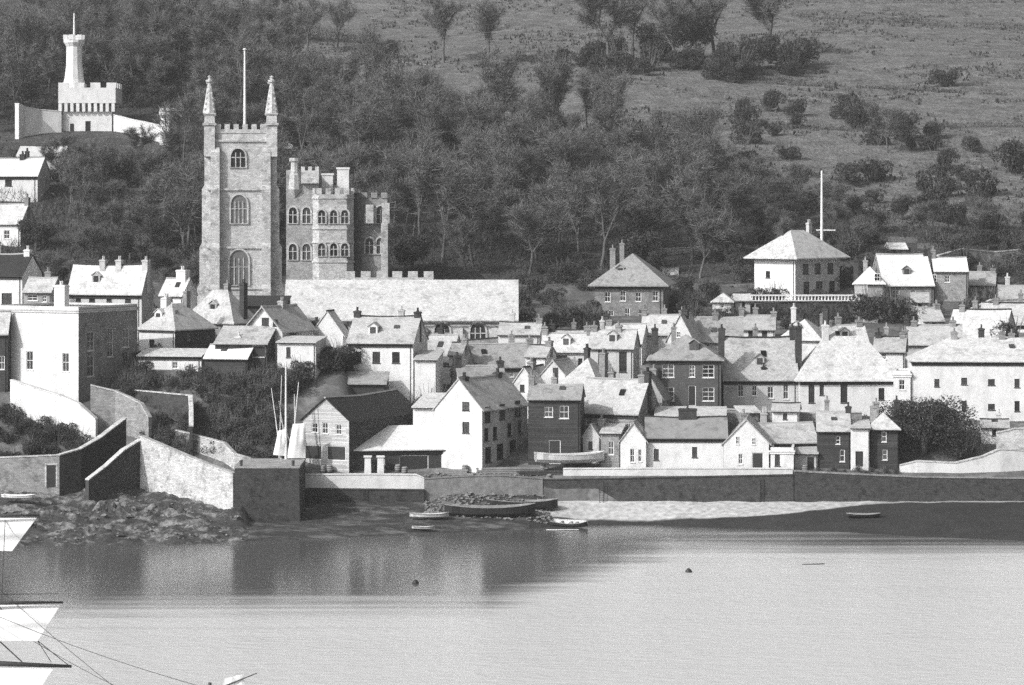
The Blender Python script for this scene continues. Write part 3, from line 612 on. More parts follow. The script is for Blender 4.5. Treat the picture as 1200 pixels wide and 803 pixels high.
for q in [
 ('small pale hut among shrubs under the right wing of the L-shaped bright roof', 1068, 1088, 494, 6, 4, 354, 345, 'gx', 'cream', 'slate'),
 ('little white hut in the dark garden below the L-shaped bright roof', 1012, 1027, 489, 14, 3, 379, 371, 'gx', 'white', 'lslate'),
 ('white summer hut touching the right end of the balustrade', 1003, 1016, 504, 4, 3, 344, 337, 'gx', 'white', 'lslate'),
 ('pale hipped hut below the left end of the balustrade', 835, 858, 493, 8, 4, 353, 343, 'hip', 'cream', 'lslate'),
 ('low pale outhouse at the left foot of the balustrade', 862, 880, 496, -6, 3, 352, 345, 'gx', 'cream', 'lslate'),
 ('lonely pale hut between the two hill villas', 777, 794, 532, 5, 3, 322, 316, 'gx', 'cream', 'lslate'),
 ('small white-roofed hut high above the L-shaped bright roof', 1043, 1063, 548, -6, 4, 292, 286, 'gx', 'stone', 'white'),
 ('stone barn among the rubble walls at the right edge of the slope', 1136, 1166, 522, 10, 6, 334, 320, 'gx', 'stone', 'slate'),
 ('pale cottage under the stone barn on the right slope', 1172, 1212, 506, 4, 6, 350, 336, 'gx', 'cream', 'slate'),
 ('narrow cottage in the gap left of the bright gabled house', 1082, 1106, 482, -10, 5, 376, 362, 'gx', 'cream', 'slate'),
]:
    H(q[0], q[1], q[2], q[3], q[4], L=q[5], ye=q[6], yr=q[7], kind=q[8], wall=q[9], roof=q[10], wins=[((q[1]+q[2])/2, q[6]+5, 4, 6)], ch=[(.9, .5, q[7]-6)] if q[5] > 4 else ())
# upper left
H('bright-roofed lodge at the left edge under the castle wall', -40, 44, 560, 6, L=9, ye=206, yr=186, wall='white', roof='white', wins=[(10, 214, 8, 8)], ch=[(.7, .5, 182)])
H('long low bright roof just beneath the battlemented curtain wall', 20, 74, 575, 4, L=7, ye=183, yr=172, wall='cream', roof='lead')
H('pale cottage half hidden by a bare tree at the left edge', -30, 24, 541, 12, L=7, ye=262, yr=240, wall='white', roof='lslate', wins=[(8, 275, 7, 10), (-10, 275, 7, 10)])
H('tiny white shed alone in the dark trees right of the half-hidden cottage', 33, 53, 560, 4, L=4, ye=262, yr=254, wall='white', roof='white', cat='shed')

# ------------------------------------------------------------------ church
def arch_poly(w, h, n=7, c=0, z=0):
    p = [(c-w/2, z), (c+w/2, z)]; hs = h-w*.62
    for i in range(n+1):
        x = w/2*math.cos(math.pi*i/n); p.append((c+x, z+hs+w*.62*math.sin(math.pi*i/n)**.85))
    return p
def arch_window(parent, cx, y, z, w, h, mull=2, m='church', pane='glass'):
    """pointed window on a wall facing -y at y: proud hood, dark glass, stone mullions"""
    o_ = arch_poly(w+.5, h+.35, 9, cx, z-.1); i_ = arch_poly(w, h, 9, cx, z)
    f = MB(); n = len(o_)
    for d0, d1 in ((-.18, -.0),):
        v = [(p[0], y+d0, p[1]) for p in o_]+[(p[0], y+d0, p[1]) for p in i_]+[(p[0], y+d1, p[1]) for p in o_]+[(p[0], y+.0, p[1]) for p in i_]
        fs = []
        for i in range(n):
            j = (i+1) % n; fs += [(i, j, n+j, n+i), (i, 2*n+i, 2*n+j, j), (n+i, n+j, 3*n+j, 3*n+i)]
        f.add(v, fs)
    for k in range(1, mull+1):
        xx = cx-w/2+w*k/(mull+1); f.box(xx-.07, xx+.07, y-.12, y-.03, z, z+h*.78)
    f.box(cx-w/2, cx+w/2, y-.11, y-.035, z+h*.5, z+h*.5+.12)
    wo = f.build('window', M[m], parent)
    g = MB(); g.add([(p[0], y-.02, p[1]) for p in i_], [tuple(range(n))]); g.build('pane', M[pane], wo, recalc=False)
    return wo
def crenels(mb, x0, x1, y0, y1, z, mh=.8, mw=.8, gap=.6, ax='x'):
    a, b = (x0, x1) if ax == 'x' else (y0, y1)
    n = max(1, round((b-a+gap)/(mw+gap))); s = (b-a+gap)/n
    for i in range(n):
        p = a+i*s; q = p+s-gap
        if ax == 'x': mb.box(p, q, y0, y1, z, z+mh)
        else: mb.box(x0, x1, p, q, z, z+mh)

D = 478; k = D/F
ch = thing('church', 'granite parish church with a tall pinnacled tower and long bright nave roof', 'church', (X(282, D), D, terr(X(282, D), D, False)))
cz = ch.location.z
def cx(px): return X(px, D)-ch.location.x
def czz(py, d=D): return Z(py, d)-cz
w2 = (318-246)/2*k; tz = czz(156); T = w2*2
tb = MB()
tb.box(-w2-.25, w2+.25, -.25, T+.25, -1, czz(338)); tb.box(-w2-.12, w2+.12, -.12, T+.12, czz(338), czz(290)); tb.box(-w2-.05, w2+.05, -.05, T+.05, czz(290), czz(222)); tb.box(-w2, w2, 0, T, czz(222), tz)
tw = tb.build('tower', M['church'], ch)
sb = MB()
for py, e in ((338, .45), (290, .38), (222, .32), (165, .26)):
    z = czz(py); sb.box(-w2-e, w2+e, -e, T+e, z-.14, z+.14)
sb.build('string_course', M['church'], tw)
pb = MB()
for s_ in ((-w2-.1, w2+.1, -.1, .35), (-w2-.1, w2+.1, T-.35, T+.1)): 
    pb.box(*s_, tz+.002, tz+.5); crenels(pb, s_[0]+.9, s_[1]-.9, s_[2], s_[3], tz+.5, .75, .75, .55)
for xa, xb in ((-w2-.1, -w2+.35), (w2-.35, w2+.1)):
    pb.box(xa, xb, .35, T-.35, tz+.002, tz+.5); crenels(pb, xa, xb, .9, T-.9, tz+.5, .75, .75, .55, 'y')
pb.build('parapet', M['church'], tw)
# stepped angle buttresses at every corner, two to a corner
def buttress(xc, yc, ux, uy):
    b = MB(); w = .62
    for z0_, z1_, e in ((-1, czz(338), 1.75), (czz(338), czz(290), 1.45), (czz(290), czz(222), 1.1), (czz(222), czz(178), .75)):
        if ux: xa, xb = sorted((xc, xc+ux*e)); b.box(xa, xb, yc-w, yc+w, z0_, z1_)
        else: ya, yb = sorted((yc, yc+uy*e)); b.box(xc-w, xc+w, ya, yb, z0_, z1_)
        # weathered offset
        if ux: b.add([(xc+ux*e, yc-w, z1_), (xc+ux*e, yc+w, z1_), (xc+ux*(e-.32), yc-w, z1_+.6), (xc+ux*(e-.32), yc+w, z1_+.6), (xc+ux*(e-.33), yc-w, z1_), (xc+ux*(e-.33), yc+w, z1_)], [(0, 1, 3, 2), (0, 2, 4), (1, 5, 3)])
        else: b.add([(xc-w, yc+uy*e, z1_), (xc+w, yc+uy*e, z1_), (xc-w, yc+uy*(e-.32), z1_+.6), (xc+w, yc+uy*(e-.32), z1_+.6), (xc-w, yc+uy*(e-.33), z1_), (xc+w, yc+uy*(e-.33), z1_)], [(0, 1, 3, 2), (0, 2, 4), (1, 5, 3)])
    b.build('buttress', M['wstone'], ch)
for sx in (-1, 1):
    for yy, uy in ((0, -1), (T, 1)):
        buttress(sx*w2, yy+(-uy)*.75, sx, 0); buttress(sx*(w2-.75), yy, 0, uy)
def pinnacle(x, y):
    p = MB(); b = tz-3.3
    p.box(x-.75, x+.75, y-.75, y+.75, b, tz+1.1); p.box(x-.95, x+.95, y-.95, y+.95, tz+1.1, tz+1.4)
    p.box(x-.72, x+.72, y-.72, y+.72, tz+1.4, tz+2.6, .05); p.box(x-.85, x+.85, y-.85, y+.85, tz+2.6, tz+2.8)
    p.lathe((x, y, tz+2.8), [(.92, 0), (.68, 1.4), (.42, 3.1), (.22, 4.2)], 8)
    for q in range(5):
        for a_ in range(4):
            t = a_*math.pi/2+math.pi/4; rr = .85-.15*q; zz = tz+3.2+q*.75
            p.box(x+rr*math.cos(t)-.1, x+rr*math.cos(t)+.1, y+rr*math.sin(t)-.1, y+rr*math.sin(t)+.1, zz, zz+.28)
    p.lathe((x, y, tz+6.9), [(.16, 0), (.5, .25), (.55, .5), (.2, .6), (.12, .75), (.3, 1.0), (.05, 1.15)], 8)
    p.build('pinnacle', M['wstone'], ch)
for sx in (-1, 1):
    pinnacle(sx*(w2+.05), .1); pinnacle(sx*(w2+.05), T-.1)
arch_window(ch, cx(279), -.03, czz(196), 2.0, 2.6, 2); 
arch_window(ch, cx(280), -.09, czz(262), 2.2, 4.0, 3, 'wstone', 'louvre'); arch_window(ch, cx(280), -.17, czz(334), 2.6, 4.9, 3, 'wstone', 'louvre')
for q in ch.children: q.rotation_euler[2] = R(4.6)
# nave with south aisle roof
DN = 466; nl = X(333, DN)-ch.location.x; nr = X(606, DN)-ch.location.x; y0 = DN-D; dep = 13.5
ze = Z(374, DN)-cz; zr = Z(330, DN+dep/2)-cz
nb = MB()
nb.box(nl, nr, y0, y0+dep, -1.5, ze); nb.add([(nl, y0, ze), (nl, y0+dep, ze), (nl, y0+dep/2, zr)], [(0, 1, 2)]); nb.add([(nr, y0, ze), (nr, y0+dep, ze), (nr, y0+dep/2, zr)], [(0, 1, 2)])
nb.build('nave_wall', M['church'], ch, recalc=False)
sl = (zr-ze)/(dep/2); r = MB()
r.prism([(y0-.4, ze-.4*sl), (y0+dep/2, zr), (y0+dep+.4, ze-.4*sl), (y0+dep+.4, ze-.4*sl+.2), (y0+dep/2, zr+.25), (y0-.4, ze-.4*sl+.2)], 'x', nl-.2, nr+.2)
r.build('nave_roof', M['lslate'], ch)
g = MB(); g.box(nl-.1, nr+.1, y0-.5, y0-.38, ze-.75, ze-.55); g.build('gutter', M['dark'], ch)
for px in (518, 560, 475, 437, 400):
    arch_window(ch, X(px, DN)-ch.location.x, y0-.01, Z(404, DN)-cz, 2.1, 3.0, 2)
for px in (497, 539, 580):
    b = MB(); xx = X(px, DN)-ch.location.x; b.box(xx-.4, xx+.4, y0-.9, y0-.002, -1.5, ze-2.4); b.box(xx-.4, xx+.4, y0-.6, y0-.002, ze-2.4, ze-1.2); b.build('buttress', M['church'], ch)
# battlemented north aisle behind the ridge
D2 = 481.5
aw = MB(); xa, xb = X(386, D2)-ch.location.x, X(508, D2)-ch.location.x; zt = Z(326, D2)-cz
aw.box(xa, xb, D2-D, D2-D+4, -1, zt); crenels(aw, xa, xb, D2-D, D2-D+.5, zt, .95, 1.35, .85); aw.build('aisle_parapet', M['church'], ch)
fp = MB(); fx = cx(284); fp.tube((fx, T/2, tz), (fx, T/2, czz(58)), .22, .12, 8); fp.lathe((fx, T/2, czz(58)), [(.1, 0), (.25, .12), (.25, .25), (.05, .35)], 8); fp.build('flagpole', M['paint'], ch)

# ------------------------------------------------------------------ turreted mansion right of the tower
DP = 512
pl = thing('mansion', 'castellated mansion with a round-cornered bay tower and tall twin chimneys right of the church tower', 'mansion', (X(395, DP), DP, terr(X(395, DP), DP, False)))
pz = pl.location.z
def qx(px): return X(px, DP)-pl.location.x
def qz(py): return Z(py, DP)-pz
b = MB(); b.box(qx(334), qx(372), 2.5, 12, -1, qz(206)); crenels(b, qx(334), qx(372), 2.5, 3, qz(206), .9, .9, .6); 
b.build('wing_wall', M['stone'], pl)
b = MB(); b.box(qx(352), qx(373), 1.6, 2.4, qz(215), qz(200)); crenels(b, qx(352), qx(373), 1.6, 2.1, qz(200), .6, .7, .5); b.build('parapet', M['wstone'], pl)
b = MB(); b.lathe((qx(344), 2.6, 0), [(.2, qz(232)), (.95, qz(222)), (.8, qz(205)), (.6, qz(203)), (.55, qz(190)), (.8, qz(189)), (.8, qz(185))], 8); b.build('turret', M['church'], pl)
# bay tower: canted plan
x0, x1 = qx(366), qx(414)
pts = [(x0, 4), (x0, 1.0), (x0+1.0, 0), (x1-1.0, 0), (x1, 1.0), (x1, 4)]
b = MB(); b.prism(pts, 'z', -1, qz(228)); bt = b.build('bay_tower', M['wstone'], pl)
b = MB()
for py in (232, 268, 284, 307): b.prism([(p[0]*1.0+(.12 if p[0] > 0 else -.12), p[1]-.14) for p in pts], 'z', qz(py)-.12, qz(py)+.12)
b.build('string_course', M['church'], bt)
b = MB()
crenels(b, x0+.6, x1-.6, 0, .4, qz(228)+.002, .95, .9, .6); crenels(b, x0, x0+.4, .8, 4, qz(228)+.002, .95, .9, .6, 'y'); crenels(b, x1-.4, x1, .8, 4, qz(228)+.002, .95, .9, .6, 'y')
b.build('battlement', M['wstone'], bt)
for px in (377, 391, 404):
    arch_window(pl, qx(px), -.01, qz(262), 1.05, 2.0, 1, 'wstone'); arch_window(pl, qx(px), -.01, qz(300), 1.05, 1.9, 1, 'wstone')
for (a_, b_, t_) in ((375, 388, 203), (393, 407, 196)):
    c = MB(); c.box(qx(a_), qx(b_), 5, 6.3, -1, qz(t_)-.3); c.box(qx(a_)-.12, qx(b_)+.12, 4.88, 6.42, qz(t_)-.3, qz(t_)); c.build('chimney', M['white'], pl)
b = MB(); b.box(qx(414)+.01, qx(422), 1.5, 10, -1, qz(226)); b.build('wing_wall', M['dstone'], pl)
b = MB(); b.box(qx(422)+.01, qx(453), 3, 12, -1, qz(232)); crenels(b, qx(422), qx(453), 2.8, 3.3, qz(232), .8, .8, .6); b.build('wing_wall', M['stone'], pl)
for px in (432, 445): 
    arch_window(pl, qx(px), 2.99, qz(262), 1.2, 2.6, 1, 'wstone'); arch_window(pl, qx(px), 2.99, qz(298), 1.2, 2.4, 1, 'wstone')
b = MB()
b.box(qx(446), qx(454), 1.6, 3, -1, qz(262)); b.box(qx(428), qx(437), 1.6, 3, qz(262), qz(240)); b.box(qx(447), qx(456), 1.8, 3, qz(262), qz(238))
b.build('buttress', M['wstone'], pl)
for px in (342, 358): arch_window(pl, qx(px), 2.49, qz(262), 1.2, 2.4, 1, 'wstone'); arch_window(pl, qx(px), 2.49, qz(305), 1.2, 2.4, 1, 'wstone')
b = MB(); b.lathe((X(322, 520)-pl.location.x, 16, qz(180)), [(0.05, 4.2), (2.6, 0)][::-1], 10); 
H('small white hipped roof peeping out of the wood right of the church tower', 321, 352, 632, -4, L=5, ye=177, yr=166, wall='white', roof='white', kind='hip', name='summer_house', cat='summer house')

# ------------------------------------------------------------------ battlemented folly, upper left
DF = 612
fo = thing('folly', 'white battlemented house with a slim flag tower on the wooded hill', 'castle', (X(103, DF), DF, terr(X(103, DF), DF, False)))
fz = fo.location.z
def fx_(px): return X(px, DF)-fo.location.x
def fzz(py): return Z(py, DF)-fz
b = MB(); b.box(fx_(74), fx_(131), 0, 9, -3, fzz(131)); b.build('wall', M['white'], fo)
b = MB(); b.box(fx_(69), fx_(136), -.8, 9.8, fzz(121), fzz(103)); crenels(b, fx_(69), fx_(137), -.8, -.3, fzz(103)+.001, .9, 1.5, 1.1); crenels(b, fx_(136)-.5, fx_(136), .5, 9.8, fzz(103)+.001, .9, 1.5, 1.1, 'y')
n = 10
for i in range(n):
    xx = fx_(71)+(fx_(133)-fx_(71))*i/(n-1); b.box(xx-.28, xx+.28, -.75, -.002, fzz(131), fzz(121)-.002, 0, 0)
b.build('battlement', M['white'], fo)
tx = fx_(84); b = MB()
b.box(tx-2, tx+2, 1.5, 5.5, fzz(121), fzz(98)); b.lathe((tx, 3.5, 0), [(2.05, fzz(98)), (1.75, fzz(92)), (1.45, fzz(76)), (1.4, fzz(54)), (1.9, fzz(49)), (1.9, fzz(46)), (1.5, fzz(46))], 12)
for i in range(6):
    t = i*math.pi/3+.3; b.box(tx+1.55*math.cos(t)-.4, tx+1.55*math.cos(t)+.4, 3.5+1.55*math.sin(t)-.4, 3.5+1.55*math.sin(t)+.4, fzz(46), fzz(40))
b.build('tower', M['white'], fo)
b = MB(); b.tube((tx, 3.5, fzz(46)), (tx, 3.5, fzz(14)), .22, .12, 8); b.build('flagpole', M['paint'], fo)
window(fo, (fx_(100), 0), (1, 0), (0, -1), 0, fzz(160), .9, fzz(142), .16, M['dark'], proud=True)
window(fo, (fx_(82), 0), (1, 0), (0, -1), 0, fzz(154), .7, fzz(145), .16, M['dark'], proud=True)
WALLS = {}
def wall(label, pts, th=.5, m='stone', cope='cream', name='stone_wall', ct=.14, cat='wall', ov=.08, cov=True):
    """pts: (col, distance, top row); runs along the ground, foot sunk"""
    P = [Vector((X(p, d), d, Z(t, d))) for p, d, t in pts]
    base = P[0].copy(); base.z = terr(P[0].x, P[0].y, False)
    o = thing(name, label, cat, base); mb = MB(); cp = MB()
    def rail(off, dz):
        out = []
        for i, p in enumerate(P):
            a_ = P[max(0, i-1)]; c_ = P[min(len(P)-1, i+1)]; d = Vector((c_.x-a_.x, c_.y-a_.y, 0)).normalized(); n_ = Vector((-d.y, d.x, 0))
            out.append(p-base+n_*off+Vector((0, 0, dz)))
        return out
    f0, f1 = rail(0, 0), rail(th, 0); g0, g1 = rail(-ov, .003), rail(th+ov, .003)
    for i in range(len(P)-1):
        bz = [min(terr(P[j].x, P[j].y, False), terr(P[j].x, P[j].y-1.5, False))-1.0-base.z for j in (i, i+1)]
        A, B, C_, D_ = f0[i], f0[i+1], f1[i+1], f1[i]
        lo = [Vector((q.x, q.y, z_)) for q, z_ in ((A, bz[0]), (B, bz[1]), (C_, bz[1]), (D_, bz[0]))]
        mb.add([*lo, A, B, C_, D_], [(0, 1, 5, 4), (2, 3, 7, 6), (4, 5, 6, 7)]+([(3, 0, 4, 7)] if i == 0 else [])+([(1, 2, 6, 5)] if i == len(P)-2 else []))
        up = Vector((0, 0, ct)); q = [g0[i], g0[i+1], g1[i+1], g1[i]]
        cp.add([*q, *[v+up for v in q]], [(0, 1, 5, 4), (2, 3, 7, 6), (4, 5, 6, 7), (0, 3, 2, 1)]+([(3, 0, 4, 7)] if i == 0 else [])+([(1, 2, 6, 5)] if i == len(P)-2 else []))
    mb.build('masonry', M[m], o, recalc=False)
    if cov: cp.build('coping', M[cope], o, recalc=False)
    return o
wall('white curtain wall stepping down left of the battlemented folly', [(22, 606, 122), (30, 608, 126), (48, 610, 129), (72, 611, 131)], .8, 'white', 'white')
wall('white curtain wall sloping down from the folly to its end turret', [(133, 612, 135), (150, 610, 140), (170, 607, 144), (188, 604, 148)], .8, 'white', 'white')
tr = MB(); tx_, tD = X(195, 603), 603; bz = terr(tx_, tD, False)
tt = thing('garden_turret', 'small round white turret closing the right end of the folly wall', 'turret', (tx_, tD, bz))
tr.lathe((0, 0, 0), [(1.3, -2), (1.15, Z(150, tD)-bz), (1.0, Z(138, tD)-bz), (1.3, Z(135, tD)-bz), (1.3, Z(131, tD)-bz)], 12); tr.build('shaft', M['white'], tt)
tr = MB()
for i in range(5):
    t = i*2*math.pi/5; tr.box(1.05*math.cos(t)-.28, 1.05*math.cos(t)+.28, 1.05*math.sin(t)-.28, 1.05*math.sin(t)+.28, Z(131, tD)-bz+.001, Z(127, tD)-bz)
tr.build('battlement', M['white'], tt)

# ------------------------------------------------------------------ walls of the shore and gardens
wall('whitewashed quay parapet left of the rubble slip', [(353, 410.2, 573.5), (497, 410.2, 575)], .5, 'dstone', 'dstone', 'quay_wall')
wall('white painted breast wall standing on the left quay', [(355, 410.75, 557), (430, 410.75, 556.5), (488, 410.75, 557), (497, 410.8, 561)], .5, 'white', 'white')
wall('patched rough quay wall behind the black barge', [(497, 410.7, 562), (540, 410.8, 559), (590, 410.7, 558), (636, 410.9, 562)], .9, 'hole', 'hole', 'quay_wall')
wall('dark tidal quay wall below the long white boat store', [(636, 411, 563), (700, 411, 562), (800, 410.8, 560), (930, 410.6, 557.5)], .9, 'dstone', 'dstone', 'quay_wall')
wall('long low whitewashed footing wall along the quay edge before the boat store', [(660, 411.35, 550), (760, 411.35, 549.5), (850, 411.35, 549.5), (929, 411.35, 550)], .3, 'white', 'white')
wall('rough dark sea wall running to the right edge under the great tree', [(931, 410.6, 553), (1010, 410.7, 557), (1080, 410.7, 560), (1260, 410.8, 562)], 1.2, 'dstone', 'stone', 'sea_wall')
wall('broad limewashed embankment wall under the evergreen tree', [(1054, 413, 546), (1075, 412.6, 541), (1120, 412.6, 543), (1150, 412.8, 536), (1172, 413, 527), (1230, 414, 530)], .6, 'white', 'wstone')
wall('pale garden wall left of the sea wall steps', [(1168, 416, 508), (1190, 416, 503), (1250, 416, 506)], .5, 'wstone', 'wstone')
# quay block
kx0, kx1, kD = X(274, 400), X(352, 400), 399.5
kt = thing('quay_bastion', 'square black stone quay bastion jutting into the harbour', 'quay', (kx0, kD, 0)); zt = Z(549, kD)
b = MB(); b.box(0, kx1-kx0, 0, 12, -1, zt, .12); b.build('masonry', M['dstone'], kt)
b = MB(); b.box(.06, kx1-kx0-.06, .06, 12, zt+.002, zt+.22); b.build('coping', M['stone'], kt)
b = MB()
for px in (282, 343): b.tube((X(px, kD)-kx0, .7, zt+.22), (X(px, kD)-kx0, .7, zt+.9), .16, .2, 8)
b.build('mooring_post', M['spar'], kt)
wall('sunlit stone slipway wall slanting down to the black quay bastion', [(164, 409, 512), (185, 407.5, 521), (215, 405, 534), (245, 402.5, 546), (273, 400.2, 556)], .7, 'wstone', 'wstone')
wall('straight stone garden wall with a doorway at the lower left', [(-60, 408, 538), (0, 407.6, 537), (70, 406.5, 534)], .6, 'stone', 'wstone')
gw = bpy.data.objects[[o.name for o in bpy.data.objects if o.get('label', '').startswith('straight stone garden wall')][0]]
b = MB(); x_ = X(60, 406.6)-gw.location.x; y_ = 406.62-gw.location.y; zd = Z(545, 406.6)-gw.location.z; b.box(x_-.55, x_+.55, y_-.06, y_+.2, zd-2.6, zd); dr = b.build('door', M['dark'], gw)
b = MB(); b.box(x_-.75, x_-.56, y_-.1, y_+.2, zd-2.6, zd); b.box(x_+.56, x_+.75, y_-.1, y_+.2, zd-2.6, zd); b.box(x_-.75, x_+.75, y_-.1, y_+.2, zd+.003, zd+.2); b.build('frame', M['wstone'], dr)
wall('curved shaded garden wall with pale coping climbing to the stone steps', [(70, 406.4, 534), (95, 408, 527), (118, 411.5, 514), (148, 416, 491)], .6, 'dstone', 'wstone')
wall('second dark ramp wall with pale coping beside the sunlit slipway', [(104, 402.5, 563), (125, 404.5, 547), (146, 407, 528), (166, 409.2, 516)], .6, 'dstone', 'wstone')
wall('tumbled pale garden wall above the slipway', [(205, 417, 505), (230, 416, 511), (262, 414, 520), (275, 412.5, 533), (300, 412, 540)], .5, 'wstone', 'wstone')
wall('white retaining wall sloping down under the flat-roofed white house', [(12, 424.5, 446), (40, 422, 455), (70, 420, 464), (92, 418, 474), (112, 417, 492)], .5, 'white', 'cream')
wall('stone terrace wall stepping down right of the flat-roofed white house', [(106, 420, 452), (135, 420, 459), (150, 419, 466), (165, 418, 474), (174, 417, 490)], .5, 'stone', 'wstone')
wall('garden wall with pale coping through the brambles', [(158, 424, 458), (190, 422, 461), (221, 420, 464)], .4, 'dstone', 'wstone')
wall('short end wall dropping through the brambles', [(221, 420, 464), (222, 417, 480), (222, 415, 500)], .4, 'dstone', 'wstone')
wall('dark terrace wall under the white balustrade', [(862, 500, 358), (920, 500, 354), (1000, 500, 352)], .6, 'dstone', 'stone')
wall('low churchyard wall below the nave', [(535, 461, 400), (585, 461, 396)], .4, 'stone', 'dstone')
wall('curved pale garden wall high at the right edge', [(1120, 488, 376), (1140, 489, 362), (1162, 490, 352), (1230, 492, 350)], .5, 'wstone', 'wstone')
wall('stone bank on the hillside above the L-shaped bright roof', [(1100, 540, 300), (1130, 542, 292), (1165, 545, 296), (1230, 548, 290)], .6, 'stone', 'wstone')
wall('drystone field wall along the top of the wood', [(330, 755, 62), (400, 752, 66), (440, 748, 70), (470, 745, 73), (530, 735, 80), (600, 726, 86), (640, 720, 90), (700, 712, 97)], .8, 'stone', 'stone', 'field_wall')
wall('lit field wall under the upper tree clump', [(745, 704, 101), (800, 698, 107), (845, 695, 110), (872, 694, 112)], .8, 'stone', 'wstone', 'field_wall')
wall('low terrace wall at the back of the hip-roofed villa gardens', [(748, 545, 293), (800, 547, 291), (870, 550, 287)], .4, 'stone', 'cream')

wall('mottled yard wall in front of the long terrace', [(850, 425, 480), (900, 424.4, 483), (950, 424, 485), (1010, 424, 484)], .4, 'stone', 'wstone')
wall('yard wall running back between the terrace yards', [(898, 424, 483), (897, 429, 478)], .35, 'stone', 'wstone')
wall('pale yard wall under the two-row white house', [(1130, 426, 500), (1180, 425.5, 502), (1240, 425.5, 503)], .4, 'wstone', 'wstone')
# balustrade
bD = 499.6; bz = Z(353, bD); bo = thing('balustrade', 'white balustrade along the terrace below the broad-roofed villa', 'balustrade', (X(872, bD), bD, bz))
b = MB(); wB = X(1000, bD)-X(868, bD); b.box(0, wB, 0, .3, .75, .95); b.build('rail', M['paint'], bo); b = MB(); b.box(0, wB, 0, .3, 0, .12); b.build('plinth', M['paint'], bo)
for i in range(34):
    b = MB(); b.lathe((.25+i*(wB-.5)/33, .15, .122), [(.09, 0), (.13, .15), (.07, .35), (.12, .5), (.09, .62)], 6); b.build('baluster', M['paint'], bo)
# flagpole by villa
p = MB(); fD = 545; fxx = X(963, fD); gz = terr(fxx, fD, False); ft = thing('flagpole', 'tall white flagpole with a crosstree behind the broad-roofed villa', 'flagpole', (fxx, fD, gz))
p.tube((0, 0, -.5), (0, 0, Z(200, fD)-gz), .28, .14, 8); p.build('pole', M['paint'], ft)
p = MB(); p.tube((-.9, 0, Z(270, fD)-gz), (2.2, 0, Z(270, fD)-gz), .12, .1, 6); p.build('crosstree', M['paint'], ft)

# ------------------------------------------------------------------ vegetation prototypes
def bare_tree(seed, h=11, spread=.55, bark='bark', twigs=2600, parent=None, dens=1, slim=False):
    r = random.Random(seed); tr = MB(); tips = []
    def grow(p, d, ln, rad, lv):
        q = p
        n = 3 if lv < 2 else 2
        for i in range(n):
            d = (d+Vector((r.uniform(-1, 1), r.uniform(-1, 1), r.uniform(-.3, .6)))*.16).normalized()
            q2 = q+d*ln/n; tr.tube(q, q2, rad*(1-.28*i/n), rad*(1-.28*(i+1)/n), 6 if lv == 0 else 4 if lv < 3 else 3, False)
            q = q2
            if lv >= 1 : tips.append((q, d, ln))
            if lv >= 1 and r.random() < .5 and lv < 4:
                sd = (d+Vector((r.uniform(-1, 1), r.uniform(-1, 1), r.uniform(-.2, .8)))*.8).normalized(); grow(q, sd, ln*.55, rad*.45, lv+1)
        if lv < 4:
            k = r.choice((2, 3, 3)) if lv == 0 else 2
            a0 = r.uniform(0, 6.28)
            for i in range(k):
                t = a0+i*6.28/k+r.uniform(-.4, .4); s_ = spread*(.7 if slim else 1)*r.uniform(.7, 1.2)
                side = d.orthogonal().normalized(); side.rotate(__import__('mathutils').Quaternion(d, t))
                nd = (d+side*s_+Vector((0, 0, .18))).normalized(); grow(q, nd, ln*r.uniform(.62, .8), rad*.62, lv+1)
    grow(Vector((0, 0, -.6)), Vector((r.uniform(-.06, .06), r.uniform(-.06, .06), 1)).normalized(), h*(.42 if slim else .33), h*.022, 0)
    tw = MB()
    for i in range(twigs):
        q, d, ln = r.choice(tips); q = q+Vector((r.gauss(0, .25), r.gauss(0, .25), r.gauss(0, .25)))
        dd = (d*.5+Vector((r.uniform(-1, 1), r.uniform(-1, 1), r.uniform(-.5, 1)))).normalized(); l = r.uniform(.5, 1.5)*h/11; w = r.uniform(.018, .045)*h/11*dens
        s_ = dd.orthogonal(); s_.rotate(__import__('mathutils').Quaternion(dd, r.uniform(0, 3.1))); s_.normalize(); e = q+dd*l+Vector((0, 0, -.08*l))
        tw.add([q-s_*w, q+s_*w, e+s_*w*.3, e-s_*w*.3], [(0, 1, 2, 3)])
    return tr, tw
def leafy(seed, rx, rz, n, leaf=.3, lobes=9, zc=None, flat=.8):
    r = random.Random(seed); mb = MB(); L_ = []
    for i in range(lobes):
        t = r.uniform(0, 6.28); k = r.uniform(.15, .72); z = r.uniform(-.5, .75)
        L_.append((Vector((math.cos(t)*k*rx, math.sin(t)*k*rx, (zc or rz)+z*rz*.8)), r.uniform(.28, .5)*rx))
    for i in range(n):
        c, q = r.choice(L_); d = Vector((r.gauss(0, 1), r.gauss(0, 1), r.gauss(0, 1))).normalized(); p = c+d*q*r.uniform(.55, 1.08)**.6; p.z = c.z+(p.z-c.z)*flat*rz/rx*1.2
        if p.z < .05: p.z = r.uniform(.05, .5)
        a_ = Vector((r.gauss(0, 1), r.gauss(0, 1), r.gauss(0, .7))).normalized(); b_ = a_.orthogonal(); b_.rotate(__import__('mathutils').Quaternion(a_, r.uniform(0, 6.2))); b_.normalize()
        l = leaf*r.uniform(.5, 1.2); w = l*.45; mb.add([p-a_*l*.5, p+b_*w*.5, p+a_*l*.5, p-b_*w*.5], [(0, 1, 2, 3)])
    return mb
protos = {}
